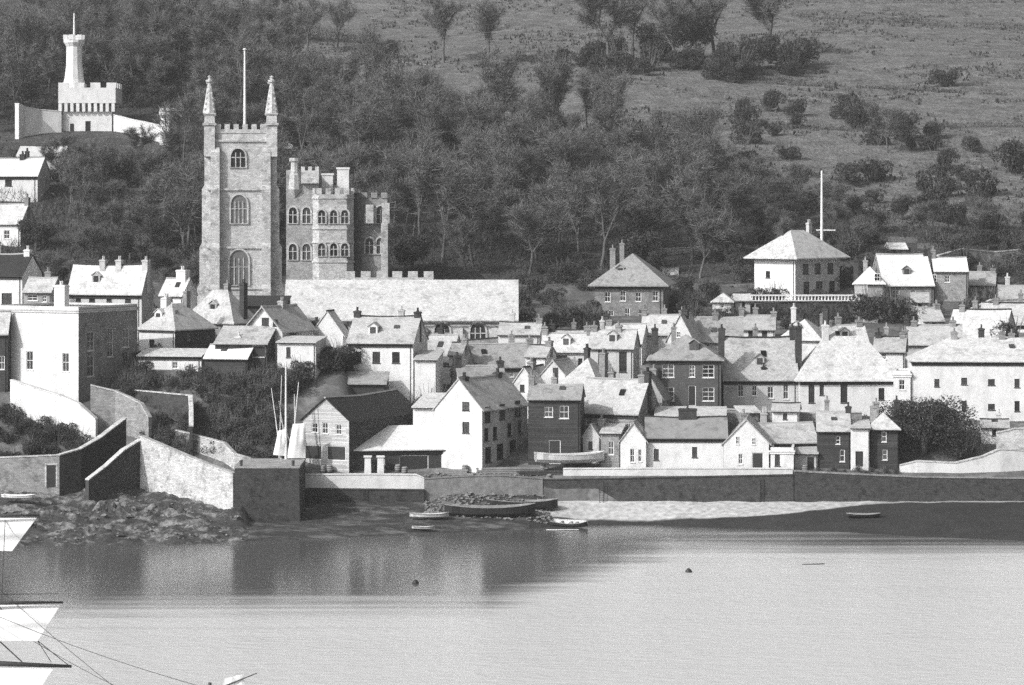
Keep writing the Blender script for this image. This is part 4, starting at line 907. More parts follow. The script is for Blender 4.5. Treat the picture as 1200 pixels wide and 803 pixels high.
def mk_tree(kind, seed):
    if kind == 'bare': tr, tw = bare_tree(seed, 11, .6, twigs=3600)
    elif kind == 'slim': tr, tw = bare_tree(seed, 12, .4, twigs=2400, slim=True)
    elif kind == 'pale': tr, tw = bare_tree(seed, 12, .38, twigs=2000, slim=True)
    else:
        rx = 3.6; tw = leafy(seed, rx, 3.4, 6500, .4, 22, 3.9); tr = MB(); tr.tube((0, 0, -.6), (.1, 0, 3.5), .32, .2, 8)
        r = random.Random(seed)
        for i in range(6):
            t = i*1.05; tr.tube((.1, 0, 2+i*.25), (math.cos(t)*2.2, math.sin(t)*2.2, 5+r.random()), .13, .04, 5)
    o = thing({'bare': 'bare_tree', 'slim': 'bare_tree', 'pale': 'birch_tree', 'ever': 'evergreen_tree'}[kind], '', 'tree')
    tr.build('trunk', M['pbark' if kind == 'pale' else 'bark'], o, smooth=True, uv=False, recalc=False)
    tw.build('crown', M['leaf' if kind == 'ever' else 'twig'], o, uv=False, recalc=False)
    return o
for kind, n in (('bare', 4), ('slim', 2), ('pale', 1), ('ever', 3)): protos[kind] = [[mk_tree(kind, 31*i+len(kind)*7), False] for i in range(n)]
def mk_shrub(seed, m='brush', n=1500, leaf=.22, twiggy=True):
    o = thing('evergreen_bush' if m == 'leaf' else 'shrub', '', 'bush' if m == 'leaf' else 'shrub'); mb = leafy(seed, 1.6, 1.1, n, leaf, 7, 1.0, .9); mb.build('foliage', M[m], o, uv=False, recalc=False)
    t = MB(); r = random.Random(seed)
    for i in range(26):
        a_ = r.uniform(0, 6.28); k = r.uniform(.3, 1.5); t.tube((0, 0, -.3), (math.cos(a_)*k, math.sin(a_)*k, r.uniform(1.2, 2.7)), .035, .012, 3, False)
    t.build('stems', M['twig' if m == 'brush' else 'bark'], o, uv=False, recalc=False); return o
protos['shrub'] = [[mk_shrub(5+i), False] for i in range(3)]
protos['bush'] = [[mk_shrub(50+i, 'leaf', 2400, .2), False] for i in range(3)]
def plant(kind, x, y, s, label, group, sz=1, i=None, z=None):
    L_ = protos[kind]; p = L_[i if i is not None else rnd.randrange(len(L_))]
    loc = (x, y, (terr(x, y) if z is None else z)-.1); rz = rnd.uniform(0, 6.28)
    if not p[1]:
        o = p[0]; o.location = loc; o.rotation_euler[2] = rz; o.scale = (s, s, s*sz); p[1] = True
    else: o = dup(p[0], loc, rz, s, sz=sz)
    o['label'] = label
    if group: o['group'] = group
    elif 'group' in o: del o['group']
    return o
# occupied spots (nothing grows through houses)
OCC = [(X(100, 612), 612, 14), (X(395, 512), 516, 13), (X(282, 478), 482, 9), (X(195, 600), 598, 9), (X(963, 545), 545, 2), (X(336, 632), 634, 5)]
for o in list(bpy.data.objects):
    if o.parent is None and o.name.split('.')[0] in ('house', 'shed', 'store', 'boathouse', 'boat_store', 'summer_house'):
        for chd in o.children:
            if chd.name.startswith('wall'):
                xs_ = [v.co.x for v in chd.data.vertices]; ys_ = [v.co.y for v in chd.data.vertices]
                cxm, cym = (min(xs_)+max(xs_))/2, (min(ys_)+max(ys_))/2; a_ = o.rotation_euler[2]
                OCC.append((o.location.x+cxm*math.cos(a_)-cym*math.sin(a_), o.location.y+cxm*math.sin(a_)+cym*math.cos(a_), max(max(xs_)-min(xs_), max(ys_)-min(ys_))*.5+.8)); break
def free(x, y, r=0): return all((x-a_)**2+(y-b_)**2 > (c_+r)**2 for a_, b_, c_ in OCC)
# woods
cnt = 0
y = 532.0
W_LABEL = {0: 'bare winter tree in the dense wood above the town', 1: 'slim bare tree in the dense wood above the town', 2: 'pale-trunked birch standing in the dense wood above the church', 3: 'dark evergreen mixed into the bare wood above the town'}
while y < 800 and cnt < 330:
    step = 8.2 if y < 690 else 11
    xa, xb = X(-30, y), X(1230, y); x = xa+rnd.uniform(0, 5)
    while x < xb and cnt < 330:
        xx = x+rnd.uniform(-2.2, 2.2); yy = y+rnd.uniform(-2.6, 2.6); px = PX(xx, yy)
        if yy < lerp(px, WOODLIM) and free(xx, yy, 1.5) and not (px < 235 and 585 < yy < 625 and px > 15) and not(px<60 and yy<600) and not (870 < px and yy < 545):
            pr = sum(1 for _ in ())  # keep the draw order stable
            f = rnd.random(); s = rnd.uniform(.85, 1.3)
            hcap = 1.0
            if px < 215 and yy < 606: s *= .62
            if 318 < px < 480 and yy < 545: s *= .5
            if px > 860: s *= .55 if yy < 560 else .62
            n_ = mn.noise(Vector((xx*.03, yy*.03, 4)))
            if f < .03 and 480 < px < 700: k, l = 'pale', 2
            elif f < .22+.3*n_ or (px > 860 and f < .5): k, l = 'ever', 3
            elif f < .45: k, l = 'slim', 1
            else: k, l = 'bare', 0
            plant(k, xx, yy, s*(.85 if k == 'ever' else 1), W_LABEL[l], {0: 'bare trees of the wood', 1: 'slim bare trees of the wood', 2: 'birches of the wood', 3: 'evergreens of the wood'}[l]); cnt += 1
        x += step*rnd.uniform(.85, 1.15)
    y += step*.92
print('woods', cnt)
# undergrowth of the wood: bramble and bracken
def undergrowth():
    mb = MB(); r = random.Random(3)
    for i in range(52000):
        yy = r.uniform(524, 700) if r.random() < .85 else r.uniform(700, 830); px = r.uniform(-170, 1300); xx = X(px, yy)
        if yy > lerp(px, WOODLIM)+6: continue
        if not free(xx, yy, .2): continue
        n_ = mn.noise(Vector((xx*.15, yy*.15, 7)))
        if n_ < -.15: continue
        z = terr(xx, yy)+r.uniform(0, .7+max(0, n_)*2.2)
        p = Vector((xx, yy, z)); a_ = Vector((r.gauss(0, 1), r.gauss(0, 1), r.gauss(0, .8))).normalized(); b_ = a_.orthogonal().normalized(); l = r.uniform(.25, .7)
        mb.add([p-a_*l*.5, p+b_*l*.2, p+a_*l*.5, p-b_*l*.2], [(0, 1, 2, 3)])
    tag(mb.build('undergrowth', M['brush'], uv=False, recalc=False), 'low bramble and bracken under the trees of the wood', 'undergrowth', kind='stuff')
undergrowth()
def at(px, D): return X(px, D), D
# single trees and bushes of the upper pasture
UP = [('bare', 520, 742, 1.49, 'spreading bare tree on the pasture edge with a forked trunk'), ('bare', 572, 735, 1.43, 'tall bare tree standing alone against the pale pasture'),
 ('bush', 462, 752, 2.00, 'round dark evergreen bush on the field wall'), ('bush', 655, 728, 2.00, 'low wide dark evergreen on the field wall left of the great clump'), ('bush', 683, 726, 1.60, 'small dark evergreen hugging the low wide one'),
 ('bare', 712, 722, 1.81, 'big bare tree starting the upper clump on its left'), ('bare', 742, 735, 1.59, 'second bare tree of the upper clump'), ('ever', 772, 728, 1.38, 'dark evergreen in the middle of the upper clump'),
 ('bare', 795, 722, 1.45, 'bare tree over the lit field wall'), ('ever', 815, 740, 1.52, 'tallest evergreen of the upper clump'), ('bare', 838, 745, 1.74, 'wide bare tree at the back of the upper clump'), ('ever', 862, 716, 1.16, 'evergreen leaning over the end of the lit field wall'),
 ('ever', 890, 726, 1.23, 'evergreen near the right tip of the upper clump'), ('bare', 905, 748, 1.67, 'bare tree at the right back of the upper clump'), ('ever', 928, 728, 1.09, 'rounded last evergreen of the upper clump'),
 ('bush', 1106, 706, 2.20, 'single round dark bush alone in the right-hand pasture'),
 ('bush', 1062, 640, 2.50, 'dark evergreen standing above the wood edge in the right pasture'), ('bush', 1150, 590, 2.40, 'large dark bush above the rubble on the right-hand slope'), ('bush', 1195, 610, 3.00, 'dark evergreen cut by the right edge of the hillside'), ('bare', 1040, 628, 0.91, 'small bare tree beside the evergreen on the wood edge'),
 ('bare', 360, 762, 1.17, 'bare tree behind the left end of the field wall'), ('bare', 395, 770, 1.10, 'thin bare tree in the corner of the pasture'), ('bare', 330, 775, 1.23, 'bare tree at the top corner where wood meets pasture')]
for k, px, D_, s, lb in UP: plant(k, *at(px, D_), s, lb, None)
# coppice underwood filling the wood between the standing trees
def underwood():
    mb = MB(); r = random.Random(8); n_ = 0
    while n_ < 104000:
        yy = 526+190*r.random()**1.15; px = r.uniform(-170, 1300); xx = X(px, yy)
        lim = lerp(px, WOODLIM)+25*mn.noise(Vector((xx*.12, yy*.12, 9)))
        if r.random() < .12: yy = r.uniform(700, 860); xx = X(px, yy)
        if yy > lim or not free(xx, yy, .5) or (yy < 548 and px > 780): n_ += .2; continue
        if px < 235 and 575 < yy < 612: continue
        c = Vector((xx, yy, terr(xx, yy))); k = mn.noise(Vector((xx*.09, yy*.09, 17))); H_ = max(1.0, (4.6+5*k)*(.55 if px > 880 or yy < 536 or px < 230 else 1))
        for q in range(9):
            p = c+Vector((r.gauss(0, .6), r.gauss(0, .6), r.uniform(.1, 1)**.7*H_)); d = Vector((r.gauss(0, .45), r.gauss(0, .45), r.uniform(.3, 1))).normalized(); l = r.uniform(.5, 1.6); w = r.uniform(.02, .05)
            s_ = d.orthogonal().normalized(); e = p+d*l; mb.add([p-s_*w, p+s_*w, e+s_*w*.3, e-s_*w*.3], [(0, 1, 2, 3)]); n_ += 1
    tag(mb.build('underwood', M['under'], uv=False, recalc=False), 'bare coppice underwood filling the wood between the standing trees', 'underwood', kind='stuff')
underwood()
# trees in and about the town
TW = [('bush', 1026, 419, 1.7, 1.0, 'dark bush at the left shoulder of the great evergreen tree'), ('bush', 1134, 416.5, 1.9, .8, 'dark bush at the right foot of the great evergreen tree'),
 ('bare', 24, 507, .75, 1, 'dark forked bare tree before the half-hidden cottage'), ('bush', 700, 500, 1.2, 1, 'dark laurel left of the hip-roofed villa'), ('bush', 800, 500, 1.5, 1, 'dark laurel right of the hip-roofed villa'), ('bush', 1020, 490, 2.2, 1, 'wide dark garden shrubbery between the terrace and the L-shaped roof'), ('bush', 1048, 489, 2.2, 1, 'dark shrubbery under the L-shaped bright roof'), ('bush', 1075, 486, 1.6, .9, 'small dark shrub right of the wide shrubbery'),
 ('bush', 885, 506, 1.3, 1.2, 'dark shrub at the foot of the white villa wall'), ('bush', 196, 444, 1.5, 1.1, 'dark bush between the white cottages'), ('bush', 175, 448, 1.3, 1.2, 'dark bush behind the corner house'), ('bush', 640, 478, 1.6, 1.1, 'dark bush at the right end of the nave'), ('bush', 612, 480, 1.6, 1.2, 'dark bush close against the nave gable'), ('bush', 670, 484, 1.7, 1.1, 'dark bush in the gap left of the hip-roofed villa'),
 ('bush', 592, 458, .9, .9, 'small dark bush in front of the nave wall'), ('bush', 845, 486, 1.5, 1, 'garden bush left of the small white cottage'), ('bush', 1185, 470, 1.8, 1.1, 'dark bush under the curved pale wall')]
for k, px, D_, s, sz, lb in TW: plant(k, *at(px, D_), s, lb, None, sz)
gt = thing('evergreen_tree', 'great dark evergreen tree bulging over the limewashed embankment', 'tree', (X(1082, 418.5), 418.5, terr(X(1082, 418.5), 418.5)-.1))
tk = MB(); tk.tube((0, 0, -.6), (.2, 0, 3.2), .5, .38, 10)
for i in range(7): tk.tube((.2, 0, 1.8+i*.2), (math.cos(i*.9)*4, math.sin(i*.9)*3, 4+.4*(i % 3)), .2, .06, 6)
tk.build('trunk', M['bark'], gt, smooth=True, uv=False)
cr_ = leafy(77, 6.4, 3.3, 19000, .34, 30, 3.9, .95); cr_.build('crown', M['leaf'], gt, uv=False, recalc=False); OCC.append((X(1082, 418.5), 418.5, 5))
def patch(kind, n, poly, smin, smax, label, group, sz=1, occ=.3):
    xs_ = [p[0] for p in poly]; ys_ = [p[1] for p in poly]; done = tries = 0; pts = []
    while done < n and tries < 6000:
        tries += 1; px = rnd.uniform(min(xs_), max(xs_)); D_ = rnd.uniform(min(ys_), max(ys_)); ins = False
        for i in range(len(poly)):
            (ax, ay), (bx, by) = poly[i], poly[i-1]
            if (ay > D_) != (by > D_) and px < (bx-ax)*(D_-ay)/(by-ay)+ax: ins = not ins
        x_, y_ = at(px, D_)
        if not ins or not free(x_, y_, occ) or any((x_-a_)**2+(y_-b_)**2 < 1.1 for a_, b_ in pts): continue
        pts.append((x_, y_)); plant(kind, x_, y_, rnd.uniform(smin, smax), label, group, sz); done += 1
patch('bush', 38, [(-20, 410), (68, 408.5), (100, 411.5), (128, 415), (80, 420), (20, 422.5), (-20, 423)], .8, 1.25, 'dark laurel in the walled garden under the flat-roofed white house', 'laurels of the walled garden')
patch('shrub', 22, [(165, 413), (222, 412), (222, 425), (165, 427)], .7, 1.1, 'bramble bush on the bank below the corner house', 'brambles below the corner house')
patch('shrub', 64, [(225, 416), (310, 413), (350, 413), (345, 420), (400, 424), (400, 428), (330, 427), (235, 427)], .7, 1.15, 'scrubby bush on the steep bank behind the spars', 'scrub on the steep bank')
patch('bush', 12, [(410, 424), (500, 424), (500, 429), (455, 430), (410, 427)], .6, .95, 'dark bush behind the shingled boathouse roof', 'bushes behind the boathouse')
patch('bush', 24, [(860, 472), (990, 475), (1000, 497), (860, 497)], .8, 1.2, 'dark garden bush below the white balustrade', 'bushes under the terrace')
patch('shrub', 16, [(650, 486), (700, 480), (700, 496), (650, 500)], .8, 1.2, 'scrub bush left of the hip-roofed villa', 'scrub by the villa')
patch('bush', 10, [(0, 462), (230, 468), (230, 500), (0, 495)], 1.1, 1.7, 'large dark bush under the wood behind the cottages', 'bushes behind the cottages', 1.2)
patch('shrub', 18, [(790, 478), (860, 478), (870, 515), (790, 512)], .8, 1.2, 'garden shrub between the two hill villas', 'shrubs between the villas')
patch('shrub', 16, [(1090, 500), (1230, 495), (1230, 535), (1090, 530)], .8, 1.3, 'scrub bush among the rubble of the right slope', 'scrub on the right slope')
patch('bush', 9, [(335, 496), (470, 496), (470, 506), (335, 506)], 1.0, 1.4, 'dark bush at the foot of the castellated mansion', 'bushes under the mansion')
patch('bush', 52, [(870, 545), (1230, 545), (1230, 600), (1120, 640), (960, 680), (860, 670)], .9, 2.3, 'dark scrub bush at the ragged lower edge of the right-hand pasture', 'scrub along the lower pasture')
patch('shrub', 26, [(931, 411.9), (1052, 411.9), (1052, 412.9), (931, 412.9)], .25, .45, 'low weed tuft on top of the rough sea wall', 'weeds on the sea wall', 1, -3)
patch('shrub', 40, [(158, 426), (330, 424), (330, 431), (235, 433), (158, 430)], .6, 1.0, 'scrub bush high on the bank under the white cottages', 'scrub under the white cottages')
patch('bush', 22, [(404, 420), (505, 420), (505, 429), (404, 429)], 1.1, 1.7, 'dark bush between the boathouse roof and the three-windowed cottage', 'bushes above the boathouse', 1.2)
patch('bush', 28, [(690, 704), (800, 702), (900, 706), (955, 716), (940, 740), (700, 742)], 1.6, 2.9, 'dark bushy growth under the upper tree clump', 'thicket of the upper clump')
patch('shrub', 60, [(600, 505), (1230, 520), (1230, 560), (600, 545)], .9, 1.7, 'rough garden shrub on the slope around the hill villas', 'shrubs around the villas')
patch('bush', 44, [(600, 500), (1230, 500), (1230, 560), (600, 552)], .8, 1.6, 'dark garden bush on the slope around the hill villas', 'dark bushes around the villas')
patch('bush', 22, [(20, 572), (230, 572), (230, 590), (20, 592)], .9, 1.5, 'dark bush on the slope below the folly walls', 'bushes below the folly')
patch('bush', 16, [(338, 415), (400, 418), (408, 434), (335, 432)], 1.0, 1.5, 'dark bush on the bank left of the shingled boathouse roof', 'bushes left of the boathouse')
patch('shrub', 22, [(850, 420), (1030, 421), (1030, 428), (850, 428)], .4, .8, 'small shrub in the yards before the long terrace', 'shrubs in the terrace yards')
patch('bush', 5, [(456, 500), (482, 500), (482, 512), (456, 512)], 1.2, 1.8, 'dark bush at the right corner of the mansion', 'bushes right of the mansion')
patch('shrub', 24, [(352, 424), (410, 424), (412, 437), (352, 437)], .7, 1.1, 'scrub bush on the bare bank left of the three-windowed cottage', 'scrub by the three-windowed cottage')
patch('bush', 10, [(140, 424), (170, 424), (172, 434), (160, 436)], .8, 1.2, 'dark bush at the foot of the shaded three-bay house front', 'bushes below the three-bay front')
# left wood in front of the folly: extra dark trees
for i in range(34):
    px = rnd.uniform(12, 232); D_ = rnd.uniform(500, 588)
    if free(*at(px, D_), 2): plant('ever' if rnd.random() < .55 else 'bare', *at(px, D_), rnd.uniform(.6, .85), 'dark tree crowding the slope between the folly and the cottages', 'trees under the folly')
def tussocks():
    mb = MB(); r = random.Random(21); n_ = 0
    while n_ < 22000:
        yy = r.uniform(556, 900); px = r.uniform(300, 1230); xx = X(px, yy)
        if yy < lerp(px, WOODLIM)-10 or mn.noise(Vector((xx*.06, yy*.045, 31)))+.5*mn.noise(Vector((xx*.25, yy*.2, 3))) < .02: n_ += .3; continue
        for q in range(4):
            p = Vector((xx+r.gauss(0, .4), yy+r.gauss(0, .4), 0)); p.z = terr(p.x, p.y)-.03; t = r.uniform(0, 3.1); w = r.uniform(.1, .35); u = Vector((math.cos(t)*w, math.sin(t)*w, 0)); e = Vector((r.gauss(0, .15), r.gauss(0, .15), r.uniform(.2, .7)))
            mb.add([p-u, p+u, p+u*.3+e, p-u*.3+e], [(0, 1, 2, 3)]); n_ += 1
    tag(mb.build('rough_grass', M['brush'], uv=False, recalc=False), 'dark tussocks of rough grass and bracken over the pasture', 'rough grass', kind='stuff')
tussocks()
# hedges
def hedge(label, pts, h=1.3, w=1.2, n=1800, m='brush'):
    P = [Vector((X(p, d), d, 0)) for p, d in pts]; base = P[0].copy(); base.z = terr(P[0].x, P[0].y); mb = MB(); r = random.Random(len(label))
    for i in range(n):
        k = r.randrange(len(P)-1); t = r.random(); p = P[k].lerp(P[k+1], t)+Vector((r.gauss(0, w*.35), r.gauss(0, w*.35), 0)); hh = h*(.8+.9*mn.noise(Vector((p.x*.3, p.y*.3, 0))))
        p.z = terr(p.x, p.y)+r.uniform(0, hh); p -= base; a_ = Vector((r.gauss(0, 1), r.gauss(0, 1), r.gauss(0, .8))).normalized(); b_ = a_.orthogonal().normalized(); l = r.uniform(.2, .45)
        if mn.noise(Vector((p.x*.12+base.x, 3, 0))) < -.22: continue
        mb.add([p-a_*l*.5, p+b_*l*.22, p+a_*l*.5, p-b_*l*.22], [(0, 1, 2, 3)])
    o = mb.build('hedge', M[m], uv=False, recalc=False); o.location = base; tag(o, label, 'hedge')
hedge('thick dark hedge behind the left part of the field wall', [(325, 790), (380, 785), (440, 778)], 3.5, 4, 5000)
hedge('thin hedge line crossing the top right pasture', [(925, 835), (1010, 822), (1100, 812), (1220, 806)], 1.6, 1.4, 3000)
hedge('low hedge line beside the single round bush', [(885, 706), (980, 706), (1060, 702), (1130, 698), (1220, 692)], 1.1, 1.4, 3000)
hedge('short hedge high in the centre pasture', [(600, 742), (640, 736), (700, 728)], 1.8, 2, 1800)
hedge('long faint hedge low in the right pasture', [(900, 650), (1000, 648), (1100, 655), (1220, 655)], 1.2, 2, 2500, 'brush')
hedge('hedge along the highest field of the pasture', [(900, 868), (1010, 862), (1130, 862), (1230, 866)], 1.6, 2, 2500)

# ------------------------------------------------------------------ boats, spars and quay goods
def boat(label, px, D_, L_, B, h, rz, m='hull', inside='wood', z=None, tilt=0, name='rowing_boat'):
    x_ = X(px, D_); o = thing(name, label, 'boat', (x_, D_, (max(terr(x_, D_, False), 0) if z is None else z)+.02), rz); o.rotation_euler[0] = tilt
    N_ = 12; mb = MB(); ins = MB(); gun = MB(); rows = []
    for i in range(N_+1):
        t = i/N_; xx = (t-.5)*L_; w = B/2*(1-abs(2*t-1)**2.6)**.6 if t > .12 else B/2*(.62+t*2.2); w = max(w, .03); sh = h*(1+.28*(2*t-1)**2); kz = .12*h*(2*t-1)**4*2
        rows.append((xx, w, sh, kz))
    def sec(q, k=1.0, lift=0): 
        xx, w, sh, kz = q; w *= k; return [(xx, -w, sh), (xx, -w*.88, sh*.45+lift), (xx, -w*.35, kz+.06+lift), (xx, w*.35, kz+.06+lift), (xx, w*.88, sh*.45+lift), (xx, w, sh)]
    for mbx, k, lf in ((mb, 1, 0), (ins, .94, .06)):
        v = [p for q in rows for p in sec(q, k, lf)]; mbx.add(v, [(i*6+j, i*6+j+1, (i+1)*6+j+1, (i+1)*6+j) for i in range(N_) for j in range(5)]+[(0, 1, 2, 3, 4, 5)])
    mb.build('hull', M[m], o, smooth=False); ins.build('lining', M[inside], o)
    for sgn in (-1, 1):
        for a_, b_ in zip(rows, rows[1:]): gun.tube((a_[0], sgn*a_[1], a_[2]), (b_[0], sgn*b_[1], b_[2]), .05, .05, 5)
    gun.build('gunwale', M['wood' if m != 'white' else 'paint'], o)
    for t in (.3, .5, .7):
        q = rows[int(t*N_)]; b = MB(); b.box(q[0]-.12, q[0]+.12, -q[1]*.9, q[1]*.9, q[2]*.72, q[2]*.72+.04); b.build('thwart', M['wood'], o)
    return o
boat('large black barge hull lying on the mud under the rubble slip', 574, 404.5, 10.8, 3.0, 1.4, R(3), z=.75, name='barge')
boat('small pale rowing boat beached left of the black barge', 503, 402.0, 4.6, 1.6, .55, R(4), 'cream', 'cream')
boat('dark dinghy with a bright interior lying just right of the barge', 668, 402.5, 4.6, 1.6, .6, R(-24), 'hull', 'cream', tilt=R(12))
boat('pale punt half sunk in the weed below the pale rowing boat', 496, 395.5, 2.6, 1.1, .35, R(-4), 'cream', 'cream')
boat('white hull hauled up on the slip beside the black store', 668, 413.3, 8.6, 2.4, 1.1, R(14), 'white', 'cream', z=terr(X(668, 413), 413)+.9, name='yacht_hull')
boat('long black lighter hull moored behind the barge against the patched wall', 612, 408.0, 8.5, 2.6, 1.1, R(-4), z=1.4, name='barge')
boat('low dark skiff on the mud under the great evergreen tree', 1012, 402.5, 4.0, 1.3, .4, R(-3))
boat('small white dinghy on the foreshore at the far left', 22, 401.0, 4.0, 1.3, .45, R(-6), 'white', 'cream', z=terr(X(22, 401), 401)+.5)
# oar
o = MB(); o.tube((0, 0, 0), (3.2, -.8, .1), .04, .035, 6); o.box(3.1, 3.8, -.98, -.76, .06, .12); oo = o.build('oar', M['paint']); oo.location = (X(640, 399), 399, terr(X(640, 399), 399)+.35); tag(oo, 'long pale oar lying on the mud beside the dark dinghy', 'oar')
b = MB(); b.tube((0, 0, 0), (2.4, .4, .05), .07, .05, 6); oo = b.build('floating_spar', M['spar']); oo.location = (X(940, 362), 362, .02); tag(oo, 'thin dark spar adrift on the open water', 'spar')
b = MB(); b.lathe((0, 0, 0), [(.1, -.3), (.32, -.1), (.36, .12), (.2, .34), (.05, .42)], 12); oo = b.build('mooring_buoy', M['hull'], smooth=True); oo.location = (X(807, 355), 355, 0); tag(oo, 'small black mooring buoy on the bright water', 'buoy')
b = MB(); b.lathe((0, 0, 0), [(.1, -.3), (.3, -.1), (.33, .1), (.2, .3), (.05, .38)], 12); oo = b.build('mooring_buoy', M['hull'], smooth=True); oo.location = (X(487, 345), 345, 0); tag(oo, 'small black mooring buoy in the dark reflections', 'buoy')
# spars of laid-up boats, leaning together
SP = [(335, 528, 335, 424, .17, 'tallest pale spar standing upright among the laid-up masts'), (341, 528, 350, 448, .10, 'pale spar leaning slightly right beside the tallest mast'), (330, 528, 318, 455, .08, 'thin grey spar leaning left of the tallest mast'), (346, 528, 345, 462, .08, 'short straight spar right of the tallest mast'),
      (338, 530, 327, 470, .08, 'short pale spar crossing behind the tallest mast'), (352, 530, 329, 492, .09, 'spar falling sharply left at the foot of the masts'), (327, 530, 330, 440, .07, 'slender spar close left of the tallest mast')]
for i, (xa, ya, xb, yb, r_, lb) in enumerate(SP):
    D_ = 410+i*.25; p0 = Vector((X(xa, D_), D_, Z(ya, D_)-1.5)); p1 = Vector((X(xb, D_+1.5), D_+1.5, Z(yb, D_+1.5))); m_ = MB(); m_.tube((0, 0, 0), p1-p0, r_, r_*.5, 8)
    oo = m_.build('spar', M['pspar']); oo.location = p0; tag(oo, lb, 'spar')
def cloth(label, corners, D_, cat='sailcloth', name='drying_sail', m='canvas', amp=.25, parent=None, n=10, thick=.02, wx=1.3):
    """corners as (col,row,distance) tl, tr, br, bl"""
    P = [Vector((X(a_, d), d, Z(b_, d))) for a_, b_, d in corners]; base = P[3].copy(); v = []
    for side in (0, 1):
        for j in range(n+1):
            for i in range(n+1):
                u, w = i/n, j/n; p = P[0].lerp(P[1], u).lerp(P[3].lerp(P[2], u), w)-base; e = math.sin(math.pi*w)
                p.y += amp*(math.sin(u*9*wx+w*2)*.4+mn.noise(Vector((u*3, w*3, 5)))*.8)*(.3+e)-amp*2*e*math.sin(math.pi*u)+side*thick; v.append(p)
    m_ = MB(); k = (n+1)**2
    fs = [(j*(n+1)+i, j*(n+1)+i+1, (j+1)*(n+1)+i+1, (j+1)*(n+1)+i) for j in range(n) for i in range(n)]
    m_.add(v, fs+[tuple(k+q for q in reversed(f)) for f in fs])
    oo = m_.build(name, M[m], parent, smooth=True, recalc=False)
    if not parent: oo.location = base; tag(oo, label, cat)
    else: oo.location = base-parent.location
    return oo
cloth('white sail drying in folds between the leaning spars and the boathouse', [(343, 497, 410.4), (358, 496, 410.4), (358, 537, 410), (336, 537, 410)], 410)
cloth('second limp white sail spread left of the leaning spars', [(326, 505, 410.6), (334, 503, 410.6), (338, 535, 410.2), (320, 533, 410.2)], 410)
# white shed roof left of the tall house
H('long white-roofed open boat shed on pillars before the tall white house', 411, 530, 408.8 + 4, -9, L=7, ye=528, yr=501, kind='mono', wall='board', roof='white', doors=[(440, 545, 22, 15), (485, 543, 34, 18)], oh=.4, name='shed', cat='shed')
for px, lb in ((431, 'stout white pillar under the left end of the white shed roof'), (446, 'second white pillar beside the open shed')):
    b = MB(); D_ = 412.2; x_ = X(px, D_); z_ = terr(x_, D_); b.box(-.42, .42, -.3, .3, -.4, Z(536, D_)-z_, .05); b.box(-.5, .5, -.38, .38, Z(536, D_)-z_, Z(534, D_)-z_); oo = b.build('pillar', M['white']); oo.location = (x_, D_, z_); tag(oo, lb, 'pillar')
for px, lb in ((428, 'iron ladder on the quay wall below the white breast wall'), (705, 'iron ladder on the dark quay wall near its left end'), (893, 'iron ladder on the dark quay wall below the door of the gabled cottage')):
    x_ = X(px, 410); t = thing('quay_ladder', lb, 'ladder', (x_, 410.55 if px > 500 else 410.05, 1.6)); h_ = Z(562 if px > 500 else 574, 410)-1.6
    b = MB(); [b.tube((q, 0, 0), (q, 0, h_), .035, .035, 6) for q in (-.22, .22)]; b.build('rail', M['hull'], t)
    b = MB(); [b.tube((-.22, 0, .2+.3*k_), (.22, 0, .2+.3*k_), .02, .02, 5, False) for k_ in range(int(h_/.3))]; b.build('rungs', M['hull'], t)
# timber, barrels, stones on the slip
for i, (px, D_, n, L_, rz, lb) in enumerate([(600, 412.2, 9, 8, 6, 'long stack of grey planks at the foot of the tall white house'), (655, 411.8, 6, 9, 12, 'sloping pile of dark baulks below the black store'), (530, 411.6, 7, 4, -8, 'short heap of pale timber in front of the open shed'), (716, 412.2, 5, 4, 4, 'low stack of boards beside the rubble-walled cottage')]):
    x_ = X(px, D_); z_ = terr(x_, D_); t = thing('timber_stack', lb, 'timber', (x_, D_, z_), R(rz)); r = random.Random(i)
    for k_ in range(n):
        b = MB(); yy = (k_ % 3)*.42+r.uniform(-.05, .05); zz = (k_//3)*.24+.02; o_ = r.uniform(-.6, .6); b.box(-L_/2+o_, L_/2+o_, yy, yy+.34, zz, zz+.2); b.build('baulk', M['wood' if i != 1 else 'spar'], t)
bar = thing('barrel', '', 'barrel'); b = MB(); b.lathe((0, 0, 0), [(.3, 0), (.36, .2), (.39, .45), (.36, .7), (.3, .9), (.26, .9), (.26, .84)], 14); b.build('staves', M['wood'], bar, smooth=True)
b = MB(); [b.lathe((0, 0, z_), [(.372+.02*q, 0), (.372+.02*q, .06)], 14) for q, z_ in ((0, .16), (0, .68), (1, .42))]; b.build('hoops', M['hull'], bar)
BL = [(378, 411.0+.2, 'upright barrel on the quay before the boathouse'), (386, 411.3, 'barrel touching the first one before the boathouse'), (466, 412.3, 'barrel in the shadow of the open shed'), (474, 411.3, 'barrel standing on the end of the white breast wall walk'), (545, 411.9, 'barrel left of the plank stack'), (636, 412.3, 'barrel at the corner of the black store'), (944, 412.3, 'barrel between the white annexe and the black house')]
for i, (px, D_, lb) in enumerate(BL):
    x_ = X(px, D_); l_ = (x_, D_+.6, terr(x_, D_+.6)+.02)
    if i == 0: bar.location = l_; bar['label'] = lb
    else: dup(bar, l_, i, 1, lb)
